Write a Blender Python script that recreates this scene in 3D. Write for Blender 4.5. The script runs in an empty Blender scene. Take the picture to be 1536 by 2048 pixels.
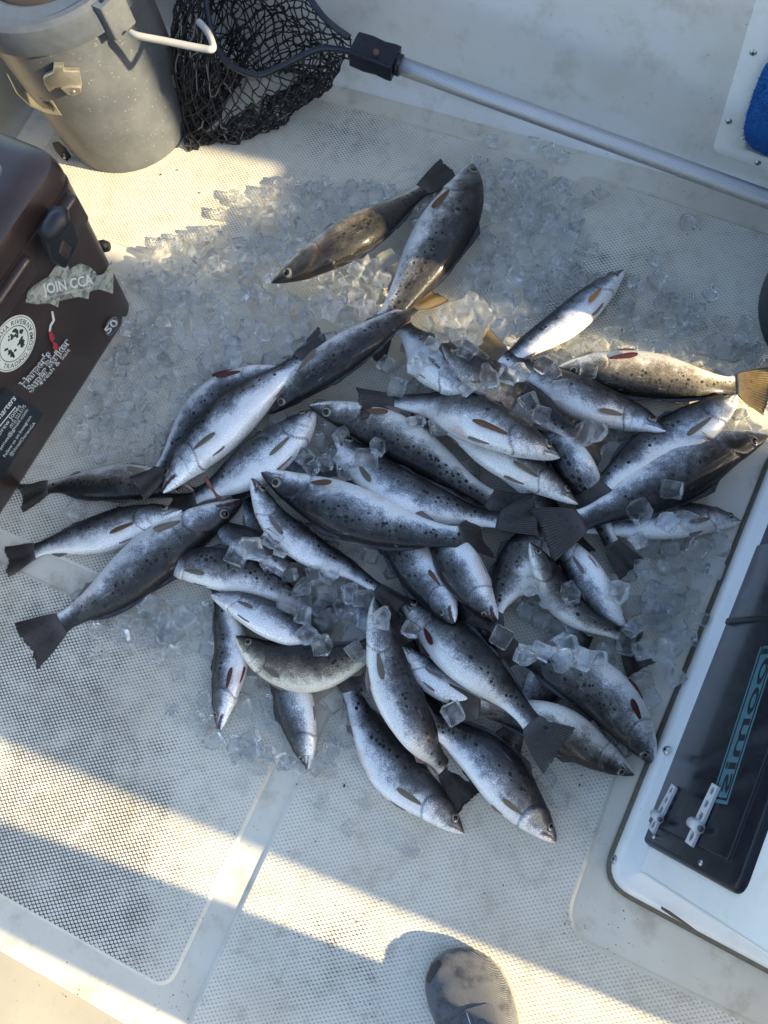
import bpy, bmesh, math, random
import numpy as np
from mathutils import Vector, Matrix, noise

C = bpy.context.scene
COL = C.collection
R = math.radians
rnd = random.Random(7)

# ------------------------------------------------------------------ camera
FPX, CAMH, NAD = 1538.0, 1.35, (939.4, 1479.3)   # focal length in pixels of the 1536x2048 photo, camera height, nadir pixel
_d = np.array([(NAD[0]-768)/FPX, -(NAD[1]-1024)/FPX, -1.0]); _d /= np.linalg.norm(_d)
_Z = -_d; _Y = np.array([0, 1.0, 0]) - _Z*_Z[1]; _Y /= np.linalg.norm(_Y); _X = np.cross(_Y, _Z)
ROT = np.array([_X, _Y, _Z])
EYE = np.array([0, 0, CAMH])
cam_d = bpy.data.cameras.new('camera'); cam = bpy.data.objects.new('camera', cam_d); COL.objects.link(cam)
cam_d.sensor_fit = 'VERTICAL'; cam_d.sensor_height = 36; cam_d.lens = 36*FPX/2048
cam_d.clip_start = 0.02; cam_d.clip_end = 2000
M = Matrix([list(ROT[0])+[0], list(ROT[1])+[0], list(ROT[2])+[CAMH], [0, 0, 0, 1]])
cam.matrix_world = M
C.camera = cam

# ------------------------------------------------------------------ world, sun, exposure
SUN_AZ, SUN_EL = -18.0, 22.0       # direction towards the sun, degrees from +X, and height
w = bpy.data.worlds.new('World'); C.world = w; w.use_nodes = True
nt = w.node_tree; bg = nt.nodes['Background']
sky = nt.nodes.new('ShaderNodeTexSky'); sky.sky_type = 'NISHITA'; sky.sun_disc = False
sky.sun_elevation = R(SUN_EL); sky.sun_rotation = R(90 - SUN_AZ)
sky.air_density = 1.0; sky.dust_density = 1.6; sky.ozone_density = 1.0
hs = nt.nodes.new('ShaderNodeHueSaturation'); hs.inputs['Saturation'].default_value = .95; nt.links.new(sky.outputs[0], hs.inputs['Color']); nt.links.new(hs.outputs[0], bg.inputs[0]); bg.inputs[1].default_value = 0.15
sd = bpy.data.lights.new('sun', 'SUN'); so = bpy.data.objects.new('sun', sd); COL.objects.link(so)
sd.energy = 4.9; sd.angle = R(1.0); sd.color = (1.0, 0.81, 0.50)
sv = Vector((math.cos(R(SUN_AZ))*math.cos(R(SUN_EL)), math.sin(R(SUN_AZ))*math.cos(R(SUN_EL)), math.sin(R(SUN_EL))))
so.rotation_euler = sv.to_track_quat('Z', 'Y').to_euler(); so.location = sv*5
C.view_settings.view_transform = 'Standard'; C.view_settings.look = 'None'; C.view_settings.gamma = 1
C.view_settings.exposure = 1.72
C.cycles.use_denoising = True
C.cycles.max_bounces = 10; C.cycles.transmission_bounces = 10; C.cycles.transparent_max_bounces = 12
C.cycles.glossy_bounces = 4; C.cycles.diffuse_bounces = 4
C.cycles.sample_clamp_indirect = 6

# ------------------------------------------------------------------ photo pixel <-> place
def ray(u, v): return ROT @ np.array([(u-768)/FPX, -(v-1024)/FPX, -1.0])
def P(u, v, z=0.0):
    r = ray(u, v); return EYE + r*((z-CAMH)/r[2])
def Q(p):
    c = ROT.T @ (np.array(p)-EYE); return (768-FPX*c[0]/c[2], 1024+FPX*c[1]/c[2])
def onplane(u, v, p0, n):
    r = ray(u, v); return EYE + r*(np.dot(np.array(p0)-EYE, n)/np.dot(r, n))
O2 = P(605, 1540)[:2]; A_ = R(-21.8)
U = np.array([math.cos(A_), math.sin(A_)]); V = np.array([-U[1], U[0]])     # deck axes
def Wd(a, b, z=0.0):
    p = O2 + U*a + V*b; return (float(p[0]), float(p[1]), z)

# ------------------------------------------------------------------ object helpers
def tag(o, label=None, cat=None, group=None, kind=None):
    if label: o['label'] = label
    if cat: o['category'] = cat
    if group: o['group'] = group
    if kind: o['kind'] = kind
    return o
def thing(name, loc, label, cat, group=None, kind=None):
    o = bpy.data.objects.new(name, None); COL.objects.link(o); o.location = loc; o.empty_display_size = 0.02
    return tag(o, label, cat, group, kind)
def link(name, me, parent=None, mats=(), smooth=True):
    for m in mats: me.materials.append(m)
    if smooth: me.polygons.foreach_set('use_smooth', [True]*len(me.polygons))
    o = bpy.data.objects.new(name, me); COL.objects.link(o)
    if parent:
        o.parent = parent
        if parent.type == 'EMPTY' or parent.parent: 
            bpy.context.view_layer.update()
            o.matrix_parent_inverse = parent.matrix_world.inverted()
    return o
def pyobj(name, vs, fs, mat, parent=None, smooth=True, mi=None):
    me = bpy.data.meshes.new(name); me.from_pydata([tuple(map(float, v)) for v in vs], [], fs)
    mats = mat if isinstance(mat, (list, tuple)) else [mat]
    o = link(name, me, parent, mats, smooth)
    if mi: me.polygons.foreach_set('material_index', mi)
    me.update(); return o
def bmobj(name, bm, mat, parent=None, smooth=True, auto=None):
    me = bpy.data.meshes.new(name); bm.to_mesh(me); bm.free()
    o = link(name, me, parent, mat if isinstance(mat, (list, tuple)) else [mat], smooth)
    if auto is not None:
        try: me.set_sharp_from_angle(angle=R(auto))
        except Exception: pass
    return o
def tube_geo(pts, rad, n=10, closed=False, cap=True):
    pts = [Vector(p) for p in pts]; N = len(pts)
    rs = rad if isinstance(rad, (list, tuple)) else [rad]*N
    vs, fs = [], []; up = None
    for i, p in enumerate(pts):
        if closed: t = (pts[(i+1) % N]-pts[i-1])
        else: t = pts[min(i+1, N-1)]-pts[max(i-1, 0)]
        t.normalize()
        if up is None:
            up = Vector((0, 0, 1)) if abs(t.z) < .9 else Vector((1, 0, 0))
        a = t.cross(up).normalized(); up = a.cross(t).normalized()
        for k in range(n):
            th = 2*math.pi*k/n; vs.append(p + (a*math.cos(th)+up*math.sin(th))*rs[i])
    for i in range(N if closed else N-1):
        for k in range(n):
            a0 = i*n+k; a1 = i*n+(k+1) % n; j = (i+1) % N
            fs.append((a0, a1, j*n+(k+1) % n, j*n+k))
    if cap and not closed: fs += [tuple(range(n))[::-1], tuple(range((N-1)*n, N*n))]
    return vs, fs
def tube(name, pts, rad, mat, parent=None, n=10, closed=False):
    vs, fs = tube_geo(pts, rad, n, closed); return pyobj(name, vs, fs, mat, parent)
def catmull(ps, n=8, closed=False):
    ps = [np.array(p, float) for p in ps]; out = []; N = len(ps)
    for i in range(N if closed else N-1):
        if closed: p0, p1, p2, p3 = ps[i-1], ps[i], ps[(i+1) % N], ps[(i+2) % N]
        else: p0, p1, p2, p3 = ps[max(i-1, 0)], ps[i], ps[i+1], ps[min(i+2, N-1)]
        for k in range(n):
            t = k/n; out.append(.5*((2*p1)+(p2-p0)*t+(2*p0-5*p1+4*p2-p3)*t*t+(3*p1-p0-3*p2+p3)*t**3))
    if not closed: out.append(ps[-1])
    return out
def roundpoly(pts, r, n=6):
    """rounded corners of a plan polygon (list of 2-D points)"""
    out = []; N = len(pts)
    for i in range(N):
        p = np.array(pts[i], float); a = np.array(pts[i-1], float)-p; b = np.array(pts[(i+1) % N], float)-p
        ri = r[i] if isinstance(r, (list, tuple)) else r
        if ri <= 0: out.append(tuple(p)); continue
        la, lb = np.linalg.norm(a), np.linalg.norm(b); a /= la; b /= lb
        ang = math.acos(max(-1, min(1, a@b))); d = min(ri/math.tan(ang/2), la*.49, lb*.49)
        p1, p2 = p+a*d, p+b*d
        for k in range(n+1):
            t = k/n; out.append(tuple((1-t)**2*p1+2*t*(1-t)*p+t*t*p2))
    return out
def inset(pts, d):
    N = len(pts); out = []
    area = sum(pts[i][0]*pts[(i+1) % N][1]-pts[(i+1) % N][0]*pts[i][1] for i in range(N))
    s = 1 if area > 0 else -1
    for i in range(N):
        a = np.array(pts[i])-np.array(pts[i-1]); b = np.array(pts[(i+1) % N])-np.array(pts[i])
        a = a/(np.linalg.norm(a)+1e-9); b = b/(np.linalg.norm(b)+1e-9)
        n = np.array([-a[1]-b[1], a[0]+b[0]])*s; n /= (np.linalg.norm(n)+1e-9)
        out.append(tuple(np.array(pts[i])+n*d))
    return out
def loft(name, rings, mat, parent=None, cap0=False, cap1=True, smooth=True, auto=None):
    n = len(rings[0]); vs = [p for r_ in rings for p in r_]; fs = []
    for i in range(len(rings)-1):
        for k in range(n):
            fs.append((i*n+k, i*n+(k+1) % n, (i+1)*n+(k+1) % n, (i+1)*n+k))
    if cap0: fs.append(tuple(range(n))[::-1])
    if cap1: fs.append(tuple(range((len(rings)-1)*n, len(rings)*n)))
    o = pyobj(name, vs, fs, mat, parent, smooth)
    if auto is not None: o.data.set_sharp_from_angle(angle=R(auto))
    return o
def text_mesh(s, size=1.0, bold=0.0, spacing=1.0, align='LEFT'):
    cu = bpy.data.curves.new('t', 'FONT'); cu.body = s; cu.size = size; cu.offset = bold; cu.space_character = spacing
    cu.align_x = align; cu.resolution_u = 3
    ob = bpy.data.objects.new('t', cu); COL.objects.link(ob)
    dg = bpy.context.evaluated_depsgraph_get(); me = bpy.data.meshes.new_from_object(ob.evaluated_get(dg))
    vs = [tuple(v.co) for v in me.vertices]; fs = [tuple(p.vertices) for p in me.polygons]
    bpy.data.objects.remove(ob); bpy.data.meshes.remove(me); bpy.data.curves.remove(cu)
    return vs, fs

# ------------------------------------------------------------------ node helpers
class NT:
    def __init__(s, name):
        s.m = bpy.data.materials.new(name); s.m.use_nodes = True; s.t = s.m.node_tree
        s.b = s.t.nodes['Principled BSDF']; s.out = s.t.nodes['Material Output']
    def n(s, ty, **kw):
        x = s.t.nodes.new(ty)
        for k, v in kw.items(): setattr(x, k, v)
        return x
    def put(s, sock, v):
        if hasattr(v, 'links') or isinstance(v, bpy.types.NodeSocket): s.t.links.new(v, sock)
        else:
            if isinstance(v, (tuple, list)) and len(v) == 3 and sock.type == 'RGBA': v = (*v, 1)
            sock.default_value = v
    def math(s, op, a, b=0.0, c=0.0, clamp=False):
        x = s.n('ShaderNodeMath', operation=op, use_clamp=clamp)
        s.put(x.inputs[0], a); s.put(x.inputs[1], b); s.put(x.inputs[2], c); return x.outputs[0]
    def vmath(s, op, a, b=(0, 0, 0), sc=None):
        x = s.n('ShaderNodeVectorMath', operation=op); s.put(x.inputs[0], a); s.put(x.inputs[1], b)
        if sc is not None: s.put(x.inputs[3], sc)
        return x.outputs[1] if op in ('LENGTH', 'DISTANCE', 'DOT_PRODUCT') else x.outputs[0]
    def mix(s, f, a, b, bt='MIX'):
        x = s.n('ShaderNodeMix', data_type='RGBA', blend_type=bt); s.put(x.inputs[0], f); s.put(x.inputs[6], a); s.put(x.inputs[7], b)
        return x.outputs[2]
    def noise(s, vec=None, scale=5, detail=2, rough=.5, dist=0):
        x = s.n('ShaderNodeTexNoise'); x.inputs['Scale'].default_value = scale; x.inputs['Detail'].default_value = detail
        x.inputs['Roughness'].default_value = rough; x.inputs['Distortion'].default_value = dist
        if vec is not None: s.put(x.inputs['Vector'], vec)
        return x.outputs[0]
    def vor(s, vec, scale, rand=1.0, feature='F1'):
        x = s.n('ShaderNodeTexVoronoi', feature=feature); x.inputs['Scale'].default_value = scale; x.inputs['Randomness'].default_value = rand
        s.put(x.inputs['Vector'], vec); return x
    def step(s, v, lo, hi, a=0.0, b=1.0):
        x = s.n('ShaderNodeMapRange', interpolation_type='SMOOTHSTEP'); s.put(x.inputs[0], v)
        s.put(x.inputs[1], lo); s.put(x.inputs[2], hi); s.put(x.inputs[3], a); s.put(x.inputs[4], b); return x.outputs[0]
    def ramp(s, f, stops):
        x = s.n('ShaderNodeValToRGB'); s.put(x.inputs[0], f); e = x.color_ramp.elements
        while len(e) < len(stops): e.new(.5)
        for i, (p, c) in enumerate(stops): e[i].position = p; e[i].color = (*c, 1)
        return x.outputs[0]
    def attr(s, name, ty='GEOMETRY', out=2):
        x = s.n('ShaderNodeAttribute', attribute_type=ty, attribute_name=name); return x.outputs[out]
    def pos(s): return s.n('ShaderNodeNewGeometry').outputs['Position']
    def obj(s): return s.n('ShaderNodeTexCoord').outputs['Object']
    def bump(s, h, strength=.3, dist=.002):
        x = s.n('ShaderNodeBump'); x.inputs['Strength'].default_value = strength; x.inputs['Distance'].default_value = dist
        s.put(x.inputs['Height'], h); s.t.links.new(x.outputs[0], s.b.inputs['Normal']); return x.outputs[0]
    def base(s, c, rough=.5, metal=0.0, **kw):
        s.put(s.b.inputs['Base Color'], c); s.put(s.b.inputs['Roughness'], rough); s.put(s.b.inputs['Metallic'], metal)
        for k, v in kw.items(): s.put(s.b.inputs[k.replace('_', ' ')], v)
        return s.m

def simple(name, col, rough=.5, metal=0.0, var=.15, scale=40, bump=0.0, **kw):
    t = NT(name); nz = t.noise(t.obj(), scale, 4, .6)
    f = t.math('MULTIPLY_ADD', nz, 2*var, 1-var)
    c = t.vmath('MULTIPLY', col, (1, 1, 1)); c2 = t.vmath('SCALE', c, sc=f)
    t.base(c2, t.math('MULTIPLY_ADD', nz, .2, rough-.1), metal, **kw)
    if bump: t.bump(t.noise(t.obj(), scale*6, 3), bump, .001)
    return t.m

# gelcoat: cream fibreglass with stains and specks of dirt
def gelcoat(name, col=(.61, .585, .50), dirt=1.0, rough=.35):
    t = NT(name); p = t.pos()
    n1 = t.noise(p, 3.0, 4, .6); n2 = t.noise(p, 14, 5, .65); n3 = t.noise(p, 240, 2)
    c = t.mix(t.step(n1, .38, .68, 0, .60*dirt), col, (.46, .41, .30))
    c = t.mix(t.step(n2, .50, .72, 0, .65*dirt), c, (.34, .30, .22))
    n4 = t.noise(p, 55, 5, .8, .6); c = t.mix(t.step(n4, .60, .70, 0, .45*dirt), c, (.20, .17, .12))
    v = t.vor(p, 75, 1.0); cr = t.n('ShaderNodeSeparateColor'); t.put(cr.inputs[0], v.outputs['Color'])
    sp = t.math('MULTIPLY', t.step(v.outputs['Distance'], .05, .13, 1, 0), t.math('GREATER_THAN', cr.outputs[0], 1-.28*dirt))
    sp = t.math('MULTIPLY', sp, t.step(n1, .42, .6))
    c = t.mix(t.math('MULTIPLY', sp, .8), c, (.06, .055, .045))
    t.base(c, t.math('MULTIPLY_ADD', n2, .25, rough-.1), 0)
    t.bump(t.math('ADD', t.math('MULTIPLY', n2, .6), t.math('MULTIPLY', n3, .08)), .25, .0012)
    return t.m
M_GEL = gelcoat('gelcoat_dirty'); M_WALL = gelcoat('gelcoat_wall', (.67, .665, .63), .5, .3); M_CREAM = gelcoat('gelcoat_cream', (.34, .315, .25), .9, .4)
M_WHITE = gelcoat('gelcoat_white', (.80, .80, .77), .25, .28)

def nonskid():
    t = NT('nonskid'); p = t.pos()
    LAT = CAMH/214.366; th = .22; sk = .333
    a1 = np.array([math.cos(th), math.sin(th)])*LAT; a2 = .976*LAT*np.array([-math.sin(th+sk), math.cos(th+sk)])
    inv = np.linalg.inv(np.array([a1, a2]).T)
    s = t.vmath('DOT_PRODUCT', p, (inv[0, 0], inv[0, 1], 0)); q = t.vmath('DOT_PRODUCT', p, (inv[1, 0], inv[1, 1], 0))
    fs = t.math('SUBTRACT', t.math('FRACT', s), .5); fq = t.math('SUBTRACT', t.math('FRACT', q), .5)
    # distance to pad centre in metres /LAT (rhombic lattice)
    wx = t.math('ADD', t.math('MULTIPLY', fs, a1[0]/LAT), t.math('MULTIPLY', fq, a2[0]/LAT))
    wy = t.math('ADD', t.math('MULTIPLY', fs, a1[1]/LAT), t.math('MULTIPLY', fq, a2[1]/LAT))
    rr = t.math('SQRT', t.math('ADD', t.math('MULTIPLY', wx, wx), t.math('MULTIPLY', wy, wy)))
    mx = t.math('MAXIMUM', t.math('ABSOLUTE', fs), t.math('ABSOLUTE', fq))
    rr = t.math('ADD', t.math('MULTIPLY', rr, .55), t.math('MULTIPLY', mx, .55))   # .. between round and square pads
    corner = t.math('MULTIPLY', t.math('ABSOLUTE', fs), t.math('ABSOLUTE', fq))    # .25 at the meeting of four pads
    d = t.attr('dirt'); nz = t.noise(p, 22, 5, .7); nb = t.noise(p, 300, 1)
    d2 = t.math('ADD', d, t.math('MULTIPLY_ADD', nz, 1.5, -.75)); d2 = t.math('ADD', d2, t.math('MULTIPLY_ADD', nb, .3, -.15), clamp=True)
    thr = t.math('MULTIPLY_ADD', d2, -.28, .715)
    gap = t.step(t.math('SUBTRACT', rr, thr), -.02, .035)
    col = (.62, .595, .51); n1 = t.noise(p, 4, 4, .6); n2 = t.noise(p, 30, 4, .7)
    c = t.mix(t.step(n1, .4, .72, 0, .6), col, (.44, .39, .29))
    c = t.mix(t.step(n2, .48, .75, 0, .5), c, (.33, .30, .23))
    c = t.mix(t.step(t.noise(p, 9, 6, .75, .8), .58, .70, 0, .45), c, (.30, .26, .19))
    pk = t.step(corner, .06, .17, 0, .85)                       # grey pockets between the pads
    c = t.mix(t.math('MULTIPLY', pk, t.math('MULTIPLY_ADD', nb, .9, .35)), c, (.27, .26, .23))
    c = t.mix(t.math('MULTIPLY', gap, t.step(d2, .02, .12)), c, (.010, .010, .012))
    t.base(c, t.math('MULTIPLY_ADD', n2, .3, .35), 0)
    t.bump(t.step(rr, .36, .62, 1, 0), .55, .0012)
    return t.m
M_PAD = nonskid()

# ------------------------------------------------------------------ boat: deck, panels, walls
deck = pyobj('deck', [Wd(-1.6, -1.6), Wd(2.2, -1.6), Wd(2.2, 1.7), Wd(-1.6, 1.7)], [(0, 1, 2, 3)], M_GEL, smooth=False)
tag(deck, kind='structure')
def cg(v): return -.023+.021*v                       # centre line of the long gutter
DIRT = [((80, 1350), 330, .95), ((60, 1690), 200, 1.1), ((240, 1700), 120, .5), ((320, 1560), 150, .35), ((220, 1600), 90, -.3), ((0, 1500), 100, -.4), ((30, 1000), 200, .5), ((60, 1760), 200, .5),
        ((1180, 570), 150, .85), ((1420, 690), 120, .6), ((1320, 500), 140, .3), ((700, 270), 170, .75), ((480, 370), 120, .45), ((440, 460), 90, .6), ((1500, 440), 60, .5), ((300, 430), 130, .3),
        ((1050, 620), 130, .5), ((690, 1870), 110, .55), ((600, 1960), 120, .3), ((760, 1960), 80, .25), ((1000, 1660), 260, -.6), ((560, 1600), 120, -.4), ((420, 1880), 60, -.3), ((250, 1850), 160, .35), ((300, 980), 120, .6), ((320, 650), 90, .5), ((240, 1880), 80, .6), ((800, 420), 90, .4)]
DIRTW = [(P(*c)[:2], r_/1150., a) for c, r_, a in DIRT]
def dirt_at(x, y):
    s = .02
    for c, r_, a in DIRTW: s += a*math.exp(-((x-c[0])**2+(y-c[1])**2)/(r_*r_)*1.3)
    return max(-.2, min(1.0, s))
def panel(poly, r, name='nonskid_panel'):
    pl = roundpoly(poly, r); pi = inset(pl, .006); H = .0042
    bm = bmesh.new()
    top = [bm.verts.new(Wd(a, b, H)) for a, b in pi]; bot = [bm.verts.new(Wd(a, b, .0003)) for a, b in pl]
    n = len(pl)
    for k in range(n): 
        f = bm.faces.new((bot[k], bot[(k+1) % n], top[(k+1) % n], top[k])); f.material_index = 1; f.smooth = True
    bm.faces.new(top)
    us = [a for a, b in pl]; vs_ = [b for a, b in pl]
    for ax, lo, hi in ((0, min(us), max(us)), (1, min(vs_), max(vs_))):
        k = lo+.03
        while k < hi:
            pt = Wd(k, 0) if ax == 0 else Wd(0, k)
            no = (U[0], U[1], 0) if ax == 0 else (V[0], V[1], 0)
            geo = [f for f in bm.faces if f.material_index == 0]
            geo = list({e for f in geo for e in f.edges})+geo+list({v for f in geo for v in f.verts})
            bmesh.ops.bisect_plane(bm, geom=geo, plane_co=pt, plane_no=no, dist=1e-6)
            k += .03
    bmesh.ops.recalc_face_normals(bm, faces=bm.faces)
    me = bpy.data.meshes.new(name); bm.to_mesh(me); bm.free()
    at = me.attributes.new('dirt', 'FLOAT', 'POINT')
    at.data.foreach_set('value', [dirt_at(v.co.x, v.co.y) for v in me.vertices])
    me.materials.append(M_PAD); me.materials.append(M_GEL)
    o = bpy.data.objects.new(name, me); COL.objects.link(o); o.parent = deck
    return o
W2 = .0235
panel([(-1.12, .804), (cg(.8)-W2, .804), (cg(1.29)-W2, 1.287), (-1.12, 1.295)], .02)
panel([(-1.12, .155), (cg(.15)-W2, .155), (cg(.745)-W2, .742), (-1.12, .742)], .02)
panel([(-1.12, -.392), (cg(-.39)-W2, -.392), (cg(.105)-W2, .105), (-1.12, .105)], [.02, .035, .02, .02])
panel([(cg(-.45)+W2, -.44), (1.4, -.44), (1.4, -.045), (.478, -.045), (.478, .92), (1.4, .95), (1.4, 1.2), (cg(1.285)+W2, 1.287)],
      [.05, .02, .02, .05, .05, .02, .02, .04])

def wallrib(name, line, side, prof, mat, label):
    """a moulded wall: profile (outward distance, height) swept along a plan line"""
    vs, fs = [], []; n = len(prof)
    for (a, b) in line:
        for (d, z) in prof: vs.append(Wd(a+side[0]*d, b+side[1]*d, z))
    for i in range(len(line)-1):
        for k in range(n-1): fs.append((i*n+k, i*n+k+1, (i+1)*n+k+1, (i+1)*n+k))
    o = pyobj(name, vs, fs, mat); return tag(o, label, 'boat wall')
cove = [(0, .0006), (.006, .0012), (.014, .005), (.022, .013), (.028, .026), (.033, .06)]
wallrib('boat_wall', [(-1.25+i*.25, 1.335) for i in range(14)], (0, 1),
        cove+[(.05, .30), (.06, .5), (.066, .53), (.09, .54), (.25, .54)], M_WALL, 'smooth off-white moulded boat side behind the net handle')
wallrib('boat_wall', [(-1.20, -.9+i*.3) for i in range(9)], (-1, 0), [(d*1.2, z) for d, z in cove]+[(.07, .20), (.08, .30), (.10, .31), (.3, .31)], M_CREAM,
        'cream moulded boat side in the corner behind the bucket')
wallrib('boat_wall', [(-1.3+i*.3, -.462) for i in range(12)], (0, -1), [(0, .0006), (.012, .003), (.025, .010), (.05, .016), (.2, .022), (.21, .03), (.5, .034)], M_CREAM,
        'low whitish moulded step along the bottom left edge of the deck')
tag(pyobj('water', [(-900, -900, -.7), (900, -900, -.7), (900, 900, -.7), (-900, 900, -.7)], [(0, 1, 2, 3)],
          simple('sea', (.02, .045, .05), .15, 0, .3, .5)), kind='structure')

# ------------------------------------------------------------------ boxes added out of view at the right to shade the deck, and a tub
def box_ring(poly, zs, ins, r):
    out = []
    for z, i_ in zip(zs, ins):
        p = roundpoly(poly, r, 5); p = inset(p, i_) if i_ else p
        out.append([(a, b, z) for a, b in p])
    return out
SA = np.array([math.cos(R(SUN_AZ)), math.sin(R(SUN_AZ))]); SN = np.array([-SA[1], SA[0]])
def S(a, n): p = SA*a+SN*n; return (float(p[0]), float(p[1]))
sp_ = thing('sun_blocker', (*S(1.2, .2), 0), 'tall white box added out of view to shade the heap', 'sun blocker')  # unseen box added to block the sun between the two lit streaks
loft('blocker_body', box_ring([S(.98, -.285), S(1.75, -.285), S(1.75, .685), S(.98, .685)], [0, 1.2, 1.34, 1.36], [0, 0, .01, .04], .02), M_WHITE, sp_)
loft('blocker_cap', box_ring([S(.98, -.285), S(1.75, -.285), S(1.75, .685), S(.98, .685)], [1.36, 1.37, 1.43, 1.45], [.03, .0, .0, .03], .04),
     simple('vinyl', (.5, .5, .47), .4), sp_)
sb2 = thing('corner_sun_blocker', (*S(1.1, 1.3), 0), 'tall white box added at the far right corner to shade the boat side', 'boat locker')  # unseen box added to keep the sun off the far wall
loft('box_body', box_ring([S(.86, .99), S(1.3, .99), S(1.3, 2.1), S(.86, 2.1)], [.0, 1.45, 1.5], [0, 0, .03], .02), M_WHITE, sb2)
# dark round tub at the right edge
ctr = P(1518, 668)[:2]; tubc = (ctr[0]+.178, ctr[1]+.03)
tb = thing('round_tub', (tubc[0], tubc[1], 0), 'dark navy round tub cut off by the right edge beside the golden sunlit trout', 'tub')
M_NAVY = simple('navy_plastic', (.012, .016, .028), .45)
loft('tub_wall', [[(tubc[0]+r_*math.cos(2*math.pi*k/48), tubc[1]+r_*math.sin(2*math.pi*k/48), z) for k in range(48)]
     for r_, z in ((.165, .001), (.178, .006), (.18, .02), (.175, .30), (.160, .41), (.163, .42), (.15, .425))], M_NAVY, tb, auto=40)

# ------------------------------------------------------------------ tackle locker with the dark door (right)
E1 = np.array(P(1205, 1760)[:2]); E2 = np.array(P(1536, 930)[:2]); c1 = (E2-E1)/np.linalg.norm(E2-E1)      # base edge going up-right
c2 = np.array([c1[1], -c1[0]])                                                                    # into the locker
def Cn(a, b, z=0.0): p = E1+c1*a+c2*b; return (float(p[0]), float(p[1]), z)
LK = thing('tackle_locker', Cn(.3, .3, 0), 'white moulded locker with a dark tackle door, screwed to the deck beside the heap', 'boat locker')
base_poly = [(0, 0), (.80, 0), (.80, .7), (0, .7)]
def cring(pl, z): return [Cn(a, b, z) for a, b in pl]
bp = roundpoly(base_poly, .045, 8)
M_CAULK = simple('old_caulk', (.13, .115, .08), .8, 0, .5, 120, .6)
loft('caulk_bead', [cring(inset(bp, -.004), .0005), cring(inset(bp, -.007), .0045), cring(inset(bp, .003), .009)], M_CAULK, LK, cap1=False)
fl = [cring(inset(bp, d), z) for d, z in ((.0, .004), (.001, .018), (.005, .027), (.012, .031), (.030, .0325), (.034, .037), (.038, .0375))]
LEAN = math.tan(R(90-77))
top_z = [.05, .25, .50, .80]
bi = inset(bp, .040)
def lean_ring(z):
    out = []
    for a, b in bi:
        s = (z-.0375)*LEAN*(1-max(0, b-.04)/.7); out.append(Cn(a, b+max(0, s), z))
    return out
loft('box_body', fl+[lean_ring(z) for z in top_z], M_WHITE, LK, auto=50)
# plane of the leaning face
pA = np.array(Cn(0, .040, .0375)); fe1 = np.array([*c1, 0.0]); fe2 = np.array([c2[0]*LEAN, c2[1]*LEAN, 1.0]); fe2 /= np.linalg.norm(fe2)
fn = np.cross(fe1, fe2); fn = fn if np.dot(fn, EYE-pA) > 0 else -fn
def F2(u, v):
    q = onplane(u, v, pA, fn)-pA; return float(q@fe1), float(q@fe2)
def F3(a, b, h=0.0): return tuple(pA+fe1*a+fe2*b+fn*h)
def on_face(name, poly, z0, z1, mat, parent, r=.004, auto=35, edge=.003):
    pl = roundpoly(poly, r, 5)
    rings = [[F3(a, b, z0) for a, b in pl], [F3(a, b, z1-edge) for a, b in pl], [F3(a, b, z1-edge*.3) for a, b in inset(pl, edge*.4)], [F3(a, b, z1) for a, b in inset(pl, edge)]]
    return loft(name, rings, mat, parent, auto=auto)
M_SMOKE = NT('dark_door'); _p = M_SMOKE.pos(); _n = M_SMOKE.noise(_p, 18, 4, .6, 1.5)
M_SMOKE = (M_SMOKE.base(M_SMOKE.mix(_n, (.006, .007, .010), (.022, .025, .031)), M_SMOKE.math('MULTIPLY_ADD', _n, .2, .06), 0, Specular_IOR_Level=.3), M_SMOKE.m)[1]
M_BLK = simple('black_plastic', (.009, .011, .016), .3, 0, .25, 60, Specular_IOR_Level=.25)
q = [F2(*p) for p in ((1308, 1694), (1484, 1772), (1560, 1500), (1600, 1110), (1558, 920), (1536, 985))]
bl = F2(1306, 1690); br = F2(1492, 1772); tl = F2(1540, 972)
xs = bl[0], tl[0]
z_lo = (bl[1]+tl[1])/2; z_hi = br[1]
door = on_face('door_frame', [(bl[0]-.004, z_lo), (.76, z_lo), (.76, z_hi+.004), (bl[0]-.004, z_hi+.004)], -.002, .011, M_BLK, LK, r=.022, edge=.007)
dp = [F2(1345, 1664), F2(1462, 1716)]
a0 = dp[0][0]-.002
lid = on_face('tackle_door', [(a0, z_lo+.012), (.60, z_lo+.012), (.60, z_hi-.030), (a0, z_hi-.030)], .006, .0142, M_SMOKE, LK, r=.004, edge=.0015)
gv = on_face('door_seam', [(a0-.003, z_lo+.009), (.603, z_lo+.009), (.603, z_hi-.027), (a0-.003, z_hi-.027)], .009, .0113, simple('seam', (.003, .003, .004), .6), LK, r=.004, edge=.0003)
sx = F2(1447, 1252)[0]
on_face('door_rib', [(sx-.005, z_lo+.004), (sx+.005, z_lo+.004), (sx+.005, z_hi-.02), (sx-.005, z_hi-.02)], .01, .0165, simple('rib', (.006, .007, .01), .4), LK, r=.001, edge=.001)
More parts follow.
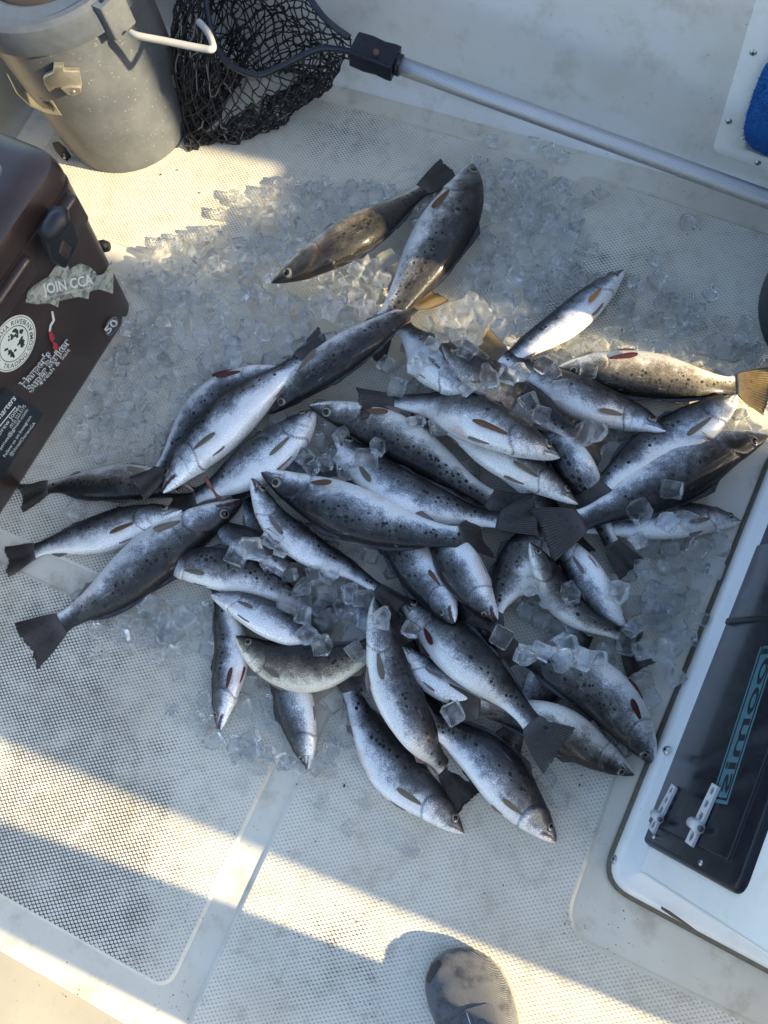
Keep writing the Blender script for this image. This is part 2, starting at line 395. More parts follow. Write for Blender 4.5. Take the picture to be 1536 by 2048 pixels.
# teal lettering strip, read downwards
M_TEAL = simple('teal_print', (.055, .135, .165), .5); M_DK = simple('dark_print', (.010, .013, .018), .5)
def strip_text(s, px0, px1, wpx, mat_t, mat_s, name):
    A = np.array(F2(*px0)); B = np.array(F2(*px1)); L = np.linalg.norm(B-A); t = (B-A)/L; up = np.array([-t[1], t[0]])
    wd = wpx
    vs, fs = text_mesh(s, 1.0, .012, 1.0); X0 = min(v[0] for v in vs); X1 = max(v[0] for v in vs); Y0 = 0; Y1 = max(v[1] for v in vs)
    mi = []; VS = []; FS = []
    def quad(x0, y0, x1, y1, h, m):
        k = len(VS)
        for x, y in ((x0, y0), (x1, y0), (x1, y1), (x0, y1)):
            p = A+t*x+up*(y); VS.append(F3(p[0], p[1], h))
        FS.append((k, k+1, k+2, k+3)); mi.append(m)
    quad(0, -wd/2, L, -wd/2+wd*.09, .01445, 0); quad(0, wd/2-wd*.09, L, wd/2, .01445, 0); quad(L-wd*.12, -wd/2, L, wd/2, .01447, 0)
    quad(0, -wd*.34, L-wd*.2, wd*.34, .01443, 0)
    k = len(VS)
    for v in vs:
        x = (v[0]-X0)/(X1-X0)*(L-wd*.45)+wd*.1; y = (v[1]-Y0)/(Y1-Y0)*wd*.60-wd*.30
        p = A+t*x+up*y; VS.append(F3(p[0], p[1], .0147))
    for f in fs: FS.append(tuple(i+k for i in f)); mi.append(1)
    return pyobj(name, VS, FS, [mat_s, mat_t], LK, False, mi)
strip_text('loomis', (1556, 1300), (1456, 1616), .042, M_DK, M_TEAL, 'lettering')
# hinges: white, two leaves with oval holes and a knuckle
M_HINGE = simple('white_plastic', (.52, .52, .54), .35)
def hinge(cx, cy, up_px, sc):
    a, b = F2(cx, cy); a2, b2 = F2(*up_px); t = np.array([a2-a, b2-b]); t /= np.linalg.norm(t); s_ = np.array([-t[1], t[0]])
    bm = bmesh.new(); VS = []; FS = []
    root = None
    def leaf(y0, y1, w0, w1, nh):
        outer = []; 
        N = 10
        VSl = len(VS)
        import itertools
        # plate built as grid with holes: rows of cells, hole cells use an oval ring
        rows = nh
        for i in range(rows):
            ya = y0+(y1-y0)*i/rows; yb = y0+(y1-y0)*(i+1)/rows; wa = w0+(w1-w0)*i/rows; wb = w0+(w1-w0)*(i+1)/rows
            sq = []; 
            for k in range(16):
                th = 2*math.pi*k/16; cx_, sy_ = math.cos(th), math.sin(th); m = max(abs(cx_), abs(sy_)); fx, fy = cx_/m, sy_/m
                yy = (ya+yb)/2+fy*(yb-ya)/2; ww = wa+(wb-wa)*((yy-ya)/(yb-ya)); sq.append((fx*ww/2, yy))
            ov = [(math.cos(2*math.pi*k/16)*(wa+wb)/4*.42, (ya+yb)/2+math.sin(2*math.pi*k/16)*(yb-ya)*.30) for k in range(16)]
            for h in (.0155, .0195):
                for lst in (sq, ov):
                    for (x, y) in lst:
                        p = np.array([a, b])+t*y*sc+s_*x*sc; VS.append(F3(p[0], p[1], h))
            o = len(VS)-64
            for k in range(16):
                k2 = (k+1) % 16
                FS.append((o+32+k, o+32+k2, o+48+k2, o+48+k)); FS.append((o+16+k, o+16+k2, o+48+k2, o+48+k)); FS.append((o+k, o+32+k, o+32+k2, o+k2))
    leaf(.004, .058, .021, .017, 3); leaf(-.026, -.004, .019, .019, 1)
    h = pyobj('hinge', VS, FS, M_HINGE, LK, True); h.data.set_sharp_from_angle(angle=R(40))
    kn = np.array([a, b]); pts = [F3(*(kn+s_*x*sc), .021) for x in (-.011, .013)]
    tube('knuckle', pts, .0075*sc, M_HINGE, h, 14)
    tube('pin', [F3(*(kn+s_*x*sc), .021) for x in (.0131, .0145)], .0042*sc, simple('pin_dark', (.12, .12, .13), .4), h, 12)
hinge(1338, 1645, (1366, 1590), .92); hinge(1418, 1664, (1446, 1602), 1.06)
# screws round the base flange and in the door frame
M_STEEL = simple('steel', (.45, .45, .44), .3, .9, .2, 200)
def screw(p, nrm, r_, parent, name='screw'):
    nrm = Vector(nrm).normalized(); bm = bmesh.new()
    bmesh.ops.create_cone(bm, cap_ends=True, segments=16, radius1=r_, radius2=r_*.6, depth=r_*.5)
    bmesh.ops.transform(bm, matrix=Matrix.Translation(Vector(p)+nrm*r_*.25) @ nrm.to_track_quat('Z', 'Y').to_matrix().to_4x4(), verts=bm.verts)
    bm2 = bmesh.new(); o = bmobj(name, bm, M_STEEL, parent, True, 30)
    bmd = bmesh.new(); bmesh.ops.create_cone(bmd, cap_ends=True, segments=6, radius1=r_*.3, radius2=r_*.3, depth=r_*.1)
    bmesh.ops.transform(bmd, matrix=Matrix.Translation(Vector(p)+nrm*(r_*.51)) @ nrm.to_track_quat('Z', 'Y').to_matrix().to_4x4(), verts=bmd.verts)
    bmobj('socket', bmd, M_DK, o, False); bm2.free(); return o
side_n = -np.array([*c2, 0.0])
for px in ((1230, 1719), (1386, 1281), (1333, 1500), (1457, 1090)):
    g = onplane(px[0], px[1], np.array(Cn(0, .004, .02)), np.array([*c2, -.55])); screw(g, side_n+np.array([0, 0, .45]), .0075, LK)
for px in ((1321, 1679), (1416, 1733), (1484, 1642)):
    a, b = F2(*px); screw(F3(a, b, .0111), fn, .0045, LK)
# sticker peeping out beside the door
st = [F2(1411, 1352), F2(1409, 1330), F2(1418, 1300), F2(1432, 1270), F2(1447, 1252), F2(1438, 1290)]
M_RED = simple('red_print', (.30, .03, .05), .5); M_YEL = simple('yellow_print', (.55, .48, .18), .5); M_STW = simple('sticker_white', (.62, .64, .60), .5)
pyobj('sticker', [F3(a, b, .0009) for a, b in st]+[F3(*F2(*p), .0012) for p in ((1421, 1318), (1440, 1278), (1446, 1262), (1434, 1300))], [(0, 1, 2, 3, 4, 5), (6, 7, 8, 9)], [M_RED, M_YEL], LK, False, [0, 1])
# slot with wires in the lower end
gap = [P(*p, .0395) for p in ((1322, 1812), (1322, 1818), (1345, 1834), (1372, 1850), (1400, 1866), (1368, 1842), (1340, 1822))]
pyobj('wire_slot', gap, [tuple(range(7))], simple('slot_brown', (.10, .07, .055), .7), LK, False)

# ------------------------------------------------------------------ recessed tray with the blue brush (top right, in the far wall)
wp = np.array(Wd(0, 1.3715, .1)); wn = np.array([V[0], V[1], -.071]); wn /= np.linalg.norm(wn); we1 = np.array([U[0], U[1], 0.0]); we2 = np.cross(we1, wn); we2 = we2 if we2[2] > 0 else -we2
def G2(u, v): q = onplane(u, v, wp, wn)-wp; return float(q@we1), float(q@we2)
def G3(a, b, h=0.0): return tuple(wp+we1*a+we2*b-wn*h)
ca = G2(1425, 300); cb = G2(1512, 0); cc = G2(1540, 342)
tdir = np.array(cb)-np.array(ca); tdir /= np.linalg.norm(tdir); bdir = np.array(cc)-np.array(ca); bdir /= np.linalg.norm(bdir)
TP = thing('storage_tray', G3(*ca), 'white plastic frame with screws let into the boat side, top right corner', 'storage tray')
c0 = np.array(ca)
outer = [tuple(c0), tuple(c0+bdir*.30), tuple(c0+bdir*.30+tdir*.42), tuple(c0+tdir*.42)]
ci = np.array(G2(1484, 300)); inner = [tuple(ci), tuple(ci+bdir*.2), tuple(ci+bdir*.2+tdir*.34), tuple(ci+tdir*.34)]
ro = roundpoly(outer, .022, 8); ri = roundpoly(inner, .016, 8)
def gr(pl, h): return [G3(a, b, h) for a, b in pl]
loft('frame', [gr(ro, -.002), gr(ro, .003), gr(inset(ro, .002), .005), gr(ri, .0052), gr(inset(ri, .003), .003), gr(inset(ri, .006), -.0005)], M_WHITE, TP, cap1=False, auto=50)
loft('tray_floor', [gr(inset(ri, .004), .0012), gr(inset(ri, .008), .0010)], simple('tray_tan', (.30, .27, .20), .5), TP, auto=60)
for px in ((1508, 101), (1459, 239), (1517, 322)):
    a, b = G2(*px); screw(G3(a, b, .0052), -wn, .0062, TP)
# blue brush: a thick pad covered in short fibres
bcor = np.array(G2(1483, 266)); bw, bh = .075, .095; bcen = bcor+bdir*bw+tdir*bh
bm = bmesh.new(); bmesh.ops.create_icosphere(bm, subdivisions=5, radius=1)
fib = random.Random(3)
def sq4(x, y):
    r0 = math.hypot(x, y)
    if r0 < 1e-6: return 0, 0
    k = r0/((abs(x)**4+abs(y)**4)**.25); return x*k, y*k
for v in bm.verts:
    c = v.co.copy(); nz = noise.noise(c*9)*.03+fib.uniform(-.012, .012); x, y = sq4(c.x, c.y); x *= (1+nz)*bw; y *= (1+nz)*bh
    pp = bcen+bdir*x+tdir*y; v.co = Vector(G3(pp[0], pp[1], .026+c.z*.020*(1+nz*2)))
t = NT('blue_fibre'); nn = t.noise(t.pos(), 260, 4, .7, 1.0); t.base(t.mix(nn, (.002, .03, .17), (.02, .22, .62)), .9); t.bump(nn, 1.0, .004)
BR = bmobj('brush', bm, t.m, None); tag(BR, 'fluffy bright blue wash brush lying in the tray at the right edge', 'brush')
vs = []; fs = []
for k in range(5200):
    th = fib.uniform(0, 2*math.pi); rr_ = math.sqrt(fib.random()); x, y = sq4(math.cos(th)*rr_, math.sin(th)*rr_)
    z = .020*math.sqrt(max(0, 1-rr_*rr_)); pp = bcen+bdir*x*bw+tdir*y*bh
    p0 = np.array(G3(pp[0], pp[1], .026+z*.9)); dv = np.array([fib.uniform(-1, 1) for _ in range(3)])*.6+(-wn)*.6+(bdir[0]*we1+bdir[1]*we2)*x*rr_+(tdir[0]*we1+tdir[1]*we2)*y*rr_
    dv = dv/np.linalg.norm(dv)*fib.uniform(.004, .009); s_ = np.cross(dv, [0, 0, 1.]); s_ = s_/np.linalg.norm(s_)*.0006
    i = len(vs); vs += [p0-s_, p0+s_, p0+dv]; fs.append((i, i+1, i+2))
pyobj('bristles', vs, fs, t.m, BR, False)

# ------------------------------------------------------------------ brown cooler (left)
M_BROWN = NT('cooler_brown'); _p = M_BROWN.obj(); _n = M_BROWN.noise(_p, 9, 5, .65); _s = M_BROWN.vor(_p, 140); _v = M_BROWN.step(_s.outputs['Distance'], .03, .1, 1, 0)
_c = M_BROWN.mix(M_BROWN.step(_n, .35, .75), (.024, .0150, .0130), (.046, .030, .026)); _sc = M_BROWN.n('ShaderNodeSeparateColor'); M_BROWN.put(_sc.inputs[0], _s.outputs['Color'])
_c = M_BROWN.mix(M_BROWN.math('MULTIPLY', _v, M_BROWN.math('GREATER_THAN', _sc.outputs[0], .93)), _c, (.14, .12, .11))
M_BROWN.base(_c, M_BROWN.math('MULTIPLY_ADD', _n, .25, .22)); M_BROWN.bump(M_BROWN.noise(_p, 160, 3), .12, .001); M_BROWN = M_BROWN.m
M_RUB = simple('black_rubber', (.008, .009, .012), .5, 0, .2, 80)
K0 = np.array([*P(275, 612)[:2], 0.0]); ke = (P(275, 612)-P(0, 1042))[:2]; ke /= np.linalg.norm(ke); kn = np.array([ke[1], -ke[0]])   # kn: outward, towards the heap
def CL(a, b, z=0.0):      # a: along the front from the near-right corner (negative = towards lower left), b: outward
    p = K0[:2]+ke*a+kn*b; return (float(p[0]), float(p[1]), z)
CO = thing('cooler', CL(-.3, -.2, 0), 'dark brown hard cooler with stickers on its front, cut off by the left edge', 'cooler')
L_, D_ = .66, .40
def crs(x, zz, r=.035): return [CL(a, b, zz) for a, b in roundpoly([(x, -D_-x), (x, x), (-L_-x, x), (-L_-x, -D_-x)], r, 6)]
TAP = .10   # face leans out by this much per metre
loft('cooler_body', [crs(-.012, .0015), crs(-.004, .006), crs(0, .016), crs(.36*TAP, .362), crs(.36*TAP-.004, .364), crs(.36*TAP-.004, .371)], M_BROWN, CO, auto=40)
zl = .372
loft('lid', [crs(.026, zl-.004, .04), crs(.038, zl, .045), crs(.040, zl+.02, .05), crs(.036, zl+.036, .05), crs(.024, zl+.046, .045), crs(.0, zl+.051, .04), crs(-.02, zl+.051, .03), crs(-.024, zl+.047, .03), crs(-.06, zl+.047, .03), crs(-.064, zl+.050, .03)], M_BROWN, CO, auto=28)
kA = K0+np.array([0, 0, .001]); kf1 = np.array([*ke, 0.0]); kf2 = np.array([kn[0]*TAP, kn[1]*TAP, 1.0]); kf2 /= np.linalg.norm(kf2)
kfn = np.cross(kf1, kf2); kfn = kfn if np.dot(kfn, [*kn, 0]) > 0 else -kfn
def K2(u, v): q = onplane(u, v, kA, kfn)-kA; return float(q@kf1), float(q@kf2)
def K3(a, b, h=0.0): return tuple(kA+kf1*a+kf2*b+kfn*h)
# a raised corner block and step on the face, the lid's front seam
def kface(name, poly, z0, z1, mat, r=.006, edge=.003, parent=None, hole=None):
    pl = roundpoly(poly, r, 5)
    rings = [[K3(a, b, z0) for a, b in pl], [K3(a, b, z1-edge) for a, b in pl], [K3(a, b, z1-edge*.3) for a, b in inset(pl, edge*.4)], [K3(a, b, z1) for a, b in inset(pl, edge)]]
    return loft(name, rings, mat, parent or CO, auto=35)
kface('rim_block', [(.006, .300), (-.040, .300), (-.040, .362), (.010, .362)], -.002, .020, M_BROWN, .010, .005)
kface('rim_block', [(-.122, .325), (-.60, .325), (-.60, .362), (-.118, .362)], -.002, .014, M_BROWN, .010, .005)
# rubber latch
lt = [K2(84, 398), K2(112, 420), K2(128, 470), K2(101, 524), K2(72, 506), K2(56, 456)]
kface('latch', lt, .02, .032, M_RUB, .006)
kface('latch_window', [K2(92, 462), K2(112, 480), K2(103, 505), K2(84, 492)], .02, .0335, M_BROWN, .004)
tube('latch_handle', [K3(*K2(p[0], p[1]), h) for p, h in (((48, 456), .036), ((56, 434), .046), ((66, 414), .050), ((77, 398), .044))], [.011, .016, .017, .010], M_RUB, CO, 14)
lp = [(K2(0, 275)[0], 0)]
# lid end lug with a hole (top left, purple-brown)
M_MAUVE = simple('faded_brown', (.11, .075, .08), .45, 0, .3, 30)
g = [P(*p, .375)[:2] for p in ((0, 272), (30, 275), (62, 292), (92, 318), (86, 345), (40, 330), (0, 315))]
loft('lid_lug', [[(*p, z) for p in g] for z in (.355, .373, .375)], M_MAUVE, CO, auto=40)
hp = P(22, 281, .3753); tube('lug_hole', [hp, hp+np.array([0, 0, .0006])], .007, M_RUB, CO, 14)
# drain plug poking out at the far end
dpz = P(208, 492, .05); tube('drain_plug', [dpz+np.array([-.03, .0, -.005]), dpz, dpz+np.array([.010, -.002, .0])], [.012, .013, .010], M_RUB, CO, 12)

def sticker(name, groups, parent=CO, plane=K3):
    """groups: list of (faces as lists of 2-D points on the face, material, lift) made into one flat mesh"""
    VS, FS, MI, MS = [], [], [], []
    for polys, mat, h in groups:
        if mat not in MS: MS.append(mat)
        for pl in polys:
            k = len(VS); VS += [plane(a, b, h) for a, b in pl]; FS.append(tuple(range(k, k+len(pl)))); MI.append(MS.index(mat))
    return pyobj(name, VS, FS, MS, parent, False, MI)
def text_polys(s, place, size=1, bold=0, spacing=1.0):
    vs, fs = text_mesh(s, size, bold, spacing); return [[place(vs[i][0], vs[i][1]) for i in f] for f in fs]
def fit_text(s, A, B, hgt, bold=0.0, spacing=1.0, skew=0.0, toK=True):
    """text along the pixel line A->B with cap height hgt px; returned on the face plane"""
    vs, fs = text_mesh(s, 1, bold, spacing); x0 = min(v[0] for v in vs); x1 = max(v[0] for v in vs)
    A = np.array(A, float); B = np.array(B, float); t = B-A; L = np.linalg.norm(t); t /= L; up = np.array([t[1], -t[0]])
    def pl(x, y): p = A+t*(x-x0)/(x1-x0)*L+(up*y+t*skew*y)*hgt/.7; return K2(*p)
    return [[pl(vs[i][0], vs[i][1]) for i in f] for f in fs]
M_PW = simple('print_white', (.55, .60, .62), .5); M_PB = simple('print_black', (.010, .016, .024), .4); M_GRN = simple('print_green', (.02, .05, .035), .5)
# camouflage fish-shaped sticker
t = NT('camo'); p_ = t.pos(); n1 = t.noise(p_, 75, 2, .5, .6); n2 = t.noise(t.vmath('ADD', p_, (3, 1, 2)), 80, 2, .5, .6)
c = t.mix(t.step(n1, .50, .51), (.25, .29, .27), (.15, .18, .17)); c = t.mix(t.step(n2, .56, .57), c, (.33, .34, .29)); c = t.mix(t.step(n2, .38, .39, 1, 0), c, (.12, .10, .085))
M_CAMO = t.base(c, .45)
fishpx = [(50, 604), (54, 583), (70, 567), (96, 552), (108, 534), (124, 520), (132, 527), (139, 538), (146, 532), (160, 526), (176, 532), (190, 543), (193, 551), (205, 548), (222, 522), (226, 540), (225, 587), (214, 583), (196, 578), (178, 583), (176, 598), (156, 593), (117, 601), (115, 614), (98, 606), (72, 608)]
sticker('fish_sticker', [([[K2(*p) for p in fishpx]], M_CAMO, .0012), (fit_text('JOIN CCA', (86, 588), (186, 567), 20, .02), M_PW, .0016), (fit_text('COASTAL CONSERVATION ASSOCIATION', (92, 596), (184, 576), 3.6), M_PW, .0016)])
# round sticker
rc = K2(27, 687); rr0 = .0515
def circ(r_, n=40, c=rc): return [(c[0]+r_*math.cos(2*math.pi*k/n), c[1]+r_*math.sin(2*math.pi*k/n)) for k in range(n)]
def ringp(r0, r1, n=48, c=rc):
    a, b = circ(r0, n, c), circ(r1, n, c); return [[a[k], a[(k+1) % n], b[(k+1) % n], b[k]] for k in range(n)]
def arc_text(s, c, r_, a_mid, size, cw=True, bold=0.01, sp=.0):
    out = []; adv = []; gl = []
    for ch in s:
        if ch == ' ': adv.append(.35); gl.append(None); continue
        vs, fs = text_mesh(ch, 1, bold); x0 = min(v[0] for v in vs); x1 = max(v[0] for v in vs); adv.append(x1-x0+.13); gl.append((vs, fs, x0))
    tot = sum(adv)*size/r_; a = a_mid+tot/2 if cw else a_mid-tot/2
    for g_, ad in zip(gl, adv):
        d = ad*size/r_
        if g_:
            vs, fs, x0 = g_
            for f in fs:
                pl = []
                for i in f:
                    x = (vs[i][0]-x0)*size; y = (vs[i][1]-.35)*size
                    th = a-x/r_ if cw else a+x/r_; R_ = r_+y if cw else r_-y
                    pl.append((c[0]+R_*math.cos(th), c[1]+R_*math.sin(th)))
                out.append(pl)
        a += -d if cw else d
    return out
scene_in = []
rs = random.Random(5)
for k in range(26):     # tree and water blotches in the middle of the badge
    a = rs.uniform(-.4, 2.6); q_ = rs.uniform(.25, .82)*rr0*.62; cx, cy = rc[0]+q_*math.cos(a-.9), rc[1]+q_*math.sin(a-.9); s0 = rs.uniform(.0015, .005)
    scene_in.append([(cx+s0*rs.uniform(.6, 1.2)*math.cos(2*math.pi*j/8), cy+s0*rs.uniform(.6, 1.2)*math.sin(2*math.pi*j/8)) for j in range(8)])
for k in range(14):
    a = rs.uniform(2.6, 4.2); q_ = rs.uniform(.4, .85)*rr0*.62; cx, cy = rc[0]+q_*math.cos(a), rc[1]+q_*math.sin(a); s0 = rs.uniform(.0015, .005)
    scene_in.append([(cx+s0*rs.uniform(.6, 1.2)*math.cos(2*math.pi*j/8), cy+s0*rs.uniform(.6, 1.2)*math.sin(2*math.pi*j/8)) for j in range(8)])
sticker('round_sticker', [([circ(rr0)], M_STW, .0012), (ringp(rr0*.93, rr0*.95)+ringp(rr0*.62, rr0*.65), M_GRN, .0015), ([[(x, y) for x, y in pl] for pl in scene_in], M_GRN, .0016),
        (arc_text('ALTAMAHA RIVER', rc, rr0*.785, math.pi*.50, .0125), M_GRN, .0016), (arc_text('TRADING COMPANY', rc, rr0*.79, -math.pi*.42, .0125, False), M_GRN, .0016)])
# small round badge
sc_ = K2(222, 652); sticker('badge', [([circ(.0195, 28, sc_)], M_PB, .0012), (ringp(.0186, .0192, 28, sc_), M_PW, .0015), (arc_text('SUMMIT', sc_, .0140, math.pi*.5, .0072), M_PW, .0016), (fit_text('50', (215, 668), (236, 645), 13, .02), M_PW, .0016)])
# red float sticker with lettering
def outl(s, A, B, h): return [(fit_text(s, A, B, h, .05), M_PW, .0012), (fit_text(s, A, B, h, .0), M_PB, .0017)]
fl_ = [[K2(*p) for p in pl] for pl in ([(96, 662), (102, 662), (108, 676), (103, 684), (97, 677)], [(104, 682), (112, 686), (117, 694), (112, 700), (104, 697)])]
lin = [[K2(*p) for p in pl] for pl in ([(101, 622), (105, 622), (109, 640), (104, 640)], [(104, 640), (109, 640), (102, 652), (98, 650)], [(98, 650), (102, 652), (100, 664), (96, 663)])]
sticker('float_sticker', [(lin, M_PW, .0012), (fl_, M_RED, .0018)]+outl("Harper's", (47, 776), (103, 708), 14)+outl('Super Striker', (61, 786), (141, 682), 14)+[(fit_text('Fresh & Salt', (84, 768), (140, 700), 8), M_PW, .0013)])
# black card
card = [(8, 773), (86, 827), (36, 905), (-52, 1040), (-110, 960)]
sticker('card_sticker', [([[K2(*p) for p in card]], M_PB, .0012), (fit_text('Unreel Charters', (-42, 890), (31, 797), 11, .01, skew=.3), M_PW, .0016), ([[K2(*p) for p in ((-40, 897), (29, 812), (30, 814), (-39, 899))]], M_PW, .0016),
        (fit_text('Captain Drew Jones', (-34, 915), (41, 812), 8.5), M_PW, .0016), (fit_text('(912) 222-5175', (22, 856), (51, 812), 6.5), M_PW, .0016), (fit_text('captdrewjones@gmail.com', (-28, 940), (55, 820), 6.0), M_PW, .0016),
        (fit_text('Follow us on Instagram', (9, 914), (62, 833), 6.0), M_PW, .0016), (fit_text('@UnreelChartersGA', (21, 912), (70, 846), 6.0), M_PW, .0016)])

# ------------------------------------------------------------------ grey-green bucket
BC = np.array([-.765, 1.322]); 
BK = thing('bucket', (BC[0], BC[1], 0), 'big grey-green lidded bucket with a white handle in the upper left corner', 'bucket')
t = NT('bucket_plastic'); p_ = t.obj(); n1 = t.noise(p_, 12, 5, .65); vv = t.vor(t.vmath('ADD', p_, t.vmath('SCALE', t.n('ShaderNodeTexNoise').outputs[1], sc=.02)), 160)
sp = t.n('ShaderNodeSeparateColor'); t.put(sp.inputs[0], vv.outputs['Color'])
fle = t.math('MULTIPLY', t.step(vv.outputs['Distance'], .05, .3, 1, 0), t.math('GREATER_THAN', sp.outputs[0], .86))
c = t.mix(t.step(n1, .35, .75), (.064, .072, .083), (.100, .110, .120)); c = t.mix(t.math('MULTIPLY', fle, .7), c, (.30, .30, .27))
wv = t.noise(t.vmath('MULTIPLY', p_, (60, 60, 400)), 1, 2, .6); c = t.mix(t.step(wv, .66, .75, 0, .35), c, (.26, .27, .25))
t.base(c, .42); t.bump(n1, .1, .002); M_BUCK = t.m
def br(r_, z, n=64, c=BC): return [(c[0]+r_*math.cos(2*math.pi*k/n), c[1]+r_*math.sin(2*math.pi*k/n), z) for k in range(n)]
bk0 = .150
def rad(z): return bk0+.010*z/.34+.002
loft('bucket_body', [br(bk0-.012, .0015), br(bk0-.003, .005), br(bk0, .015)]+[br(rad(z), z) for z in (.08, .16, .24, .335)]+[br(rad(.34), .341)], M_BUCK, BK, cap0=True, auto=50)
loft('lid', [br(.164, .338), br(.175, .336), br(.181, .340), br(.181, .372), br(.178, .385), br(.170, .392), br(.160, .393), br(.152, .386), br(.120, .385), br(.118, .380), br(.112, .380)], simple('lid_slate', (.055, .065, .080), .4, 0, .35, 60), BK, auto=35)
loft('lid_pad', [br(.111, .3805), br(.109, .384), br(.104, .385)], simple('pad_brown', (.018, .015, .014), .9, 0, .4, 260, .8), BK, auto=60)
for px in ((245, 20),):      # clip lug on the rim
    q_ = P(252, 38, .36); ang = math.atan2(q_[1]-BC[1], q_[0]-BC[0]); dx, dy = math.cos(ang), math.sin(ang)
    def LG(r_, s_, z): return (BC[0]+dx*r_-dy*s_, BC[1]+dy*r_+dx*s_, z)
    for nm, pr, zz in (('lug', [(.170, -.030), (.194, -.026), (.194, .026), (.170, .030)], (.325, .388)),):
        loft(nm, [[LG(a, b, z) for a, b in roundpoly(pr, .005, 3)] for z in (zz[0], zz[0]+.003, zz[1]-.003, zz[1])], M_BUCK, BK, cap0=True, auto=40)
    loft('lug_slot', [[LG(a, b, z) for a, b in ((.178, -.016), (.186, -.016), (.186, .016), (.178, .016))] for z in (.385, .3885)], M_RUB, BK)
# handle
hpts = [P(262, 66, .33), P(278, 72, .33), P(330, 82, .325), P(400, 96, .32), P(424, 98, .32), P(424, 84, .318), P(414, 62, .315), P(398, 44, .31)]
M_GRIP = simple('ivory_grip', (.33, .32, .29), .45, 0, .12, 30)
hh = catmull(hpts, 6); tube('handle', hh, .0062, M_GRIP, BK, 14)
# bottle opener
q_ = P(128, 150, .295); 
def BQ(u, v, off=0.0):       # pixel to the bucket's side
    r_ = ray(u, v); lo = None
    best = None
    for k in range(400):
        z = .34*k/400; p = EYE+r_*((z-CAMH)/r_[2]); d = math.hypot(p[0]-BC[0], p[1]-BC[1])-rad(z)
        if best is None or abs(d) < best[0]:
            if p[0]*0+(p[:2]-BC)@(-BC) > -0.02: best = (abs(d), p)
    p = best[1]; n_ = np.array([p[0]-BC[0], p[1]-BC[1], 0]); n_ /= np.linalg.norm(n_)
    return p+n_*off
def onb(name, pxs, h0, h1, mat, parent=BK):
    a = [BQ(u, v, h0) for u, v in pxs]; b = [BQ(u, v, h1) for u, v in pxs]
    cx = sum(b)/len(b); c = [x+(cx-x)*.08 for x in b]
    b2 = [BQ(u, v, h1*.85) for u, v in pxs]
    return loft(name, [[tuple(x) for x in a], [tuple(x) for x in b2], [tuple(x) for x in c]], mat, parent, auto=50)
M_OPN = simple('cast_metal', (.35, .33, .28), .38, .75, .25, 160, .3)
op = onb('bottle_opener', [(108, 122), (126, 122), (128, 132), (158, 133), (163, 160), (162, 172), (150, 178), (136, 174), (124, 164), (112, 166), (102, 174), (92, 158), (90, 144), (107, 136)], .002, .013, M_OPN)
onb('opener_plate', [(124, 164), (140, 160), (160, 162), (162, 172), (150, 179), (136, 175)], .004, .017, M_OPN, op)
q_ = BQ(147, 169, .0172); screw(q_, (q_[0]-BC[0], q_[1]-BC[1], .2), .0035, op)
# strip label round the body
M_LBL = simple('label_silver', (.38, .35, .27), .35, .3, .2, 90)
onb('label', [(14, 146), (45, 180), (80, 197), (104, 199), (124, 230), (96, 226), (62, 212), (34, 186)], .0006, .0016, M_LBL)
onb('label_mark', [(84, 203), (100, 206), (111, 221), (92, 215)], .0017, .0024, M_PB)
onb('drain_recess', [(107, 284), (118, 282), (134, 296), (146, 316), (141, 322), (128, 316), (114, 300)], .0012, .0045, M_RUB)
q_ = BQ(131, 309, .004); screw(q_, (q_[0]-BC[0], q_[1]-BC[1], .1), .008, BK, 'drain_plug')

# ------------------------------------------------------------------ landing net
NP0 = P(748, 112, .262); NP1 = P(1540, 400, .15); nd = (NP1-NP0)/np.linalg.norm(NP1-NP0)
LN = thing('landing_net', tuple(NP0), 'landing net with black mesh and silver tube handle leaning along the boat side', 'landing net')
t = NT('knurled_tube'); p_ = t.obj(); ax = t.vmath('DOT_PRODUCT', t.pos(), tuple(nd)); sid = np.cross(nd, [0, 0, 1]); sid /= np.linalg.norm(sid); upv = np.cross(sid, nd)
rel = t.vmath('SUBTRACT', t.pos(), tuple(NP0)); th_ = t.math('ARCTAN2', t.vmath('DOT_PRODUCT', rel, tuple(sid)), t.vmath('DOT_PRODUCT', rel, tuple(upv)))
k1 = t.math('SINE', t.math('ADD', t.math('MULTIPLY', ax, 1500), t.math('MULTIPLY', th_, 14))); k2 = t.math('SINE', t.math('SUBTRACT', t.math('MULTIPLY', ax, 1500), t.math('MULTIPLY', th_, 14)))
kk = t.math('MULTIPLY', k1, k2); nz = t.noise(p_, 60, 3, .6)
t.base(t.mix(t.step(kk, -.6, .6), (.30, .31, .33), (.50, .51, .53)), t.math('MULTIPLY_ADD', nz, .25, .28), .75); t.bump(kk, .35, .0008)
tube('handle', [NP0+nd*s_ for s_ in (.03, .3, .6, .9, 1.15)], .0150, t.m, LN, 28)
ye = nd; ys = sid
def yk(a, b, c): return tuple(NP0+ye*a+ys*b+upv*c)
loft('yoke', [[yk(a, b*s_, c*s_) for b, c in roundpoly([(-.026, -.019), (.026, -.019), (.026, .019), (-.026, .019)], .007, 4)] for a, s_ in ((-.040, .78), (-.038, .95), (-.01, 1.0), (.012, .93), (.034, 1.0), (.043, .97), (.044, .80))], M_BLK, LN, cap0=True, auto=45)
tube('collar', [yk(.042, 0, 0), yk(.052, 0, 0)], .0185, M_BLK, LN, 24)
M_RUST = simple('rust', (.10, .045, .02), .8)
for b in (0,): 
    o_ = tube('bolt', [P(752, 104, .286), P(752, 104, .290)], .0055, M_RUST, LN, 12)
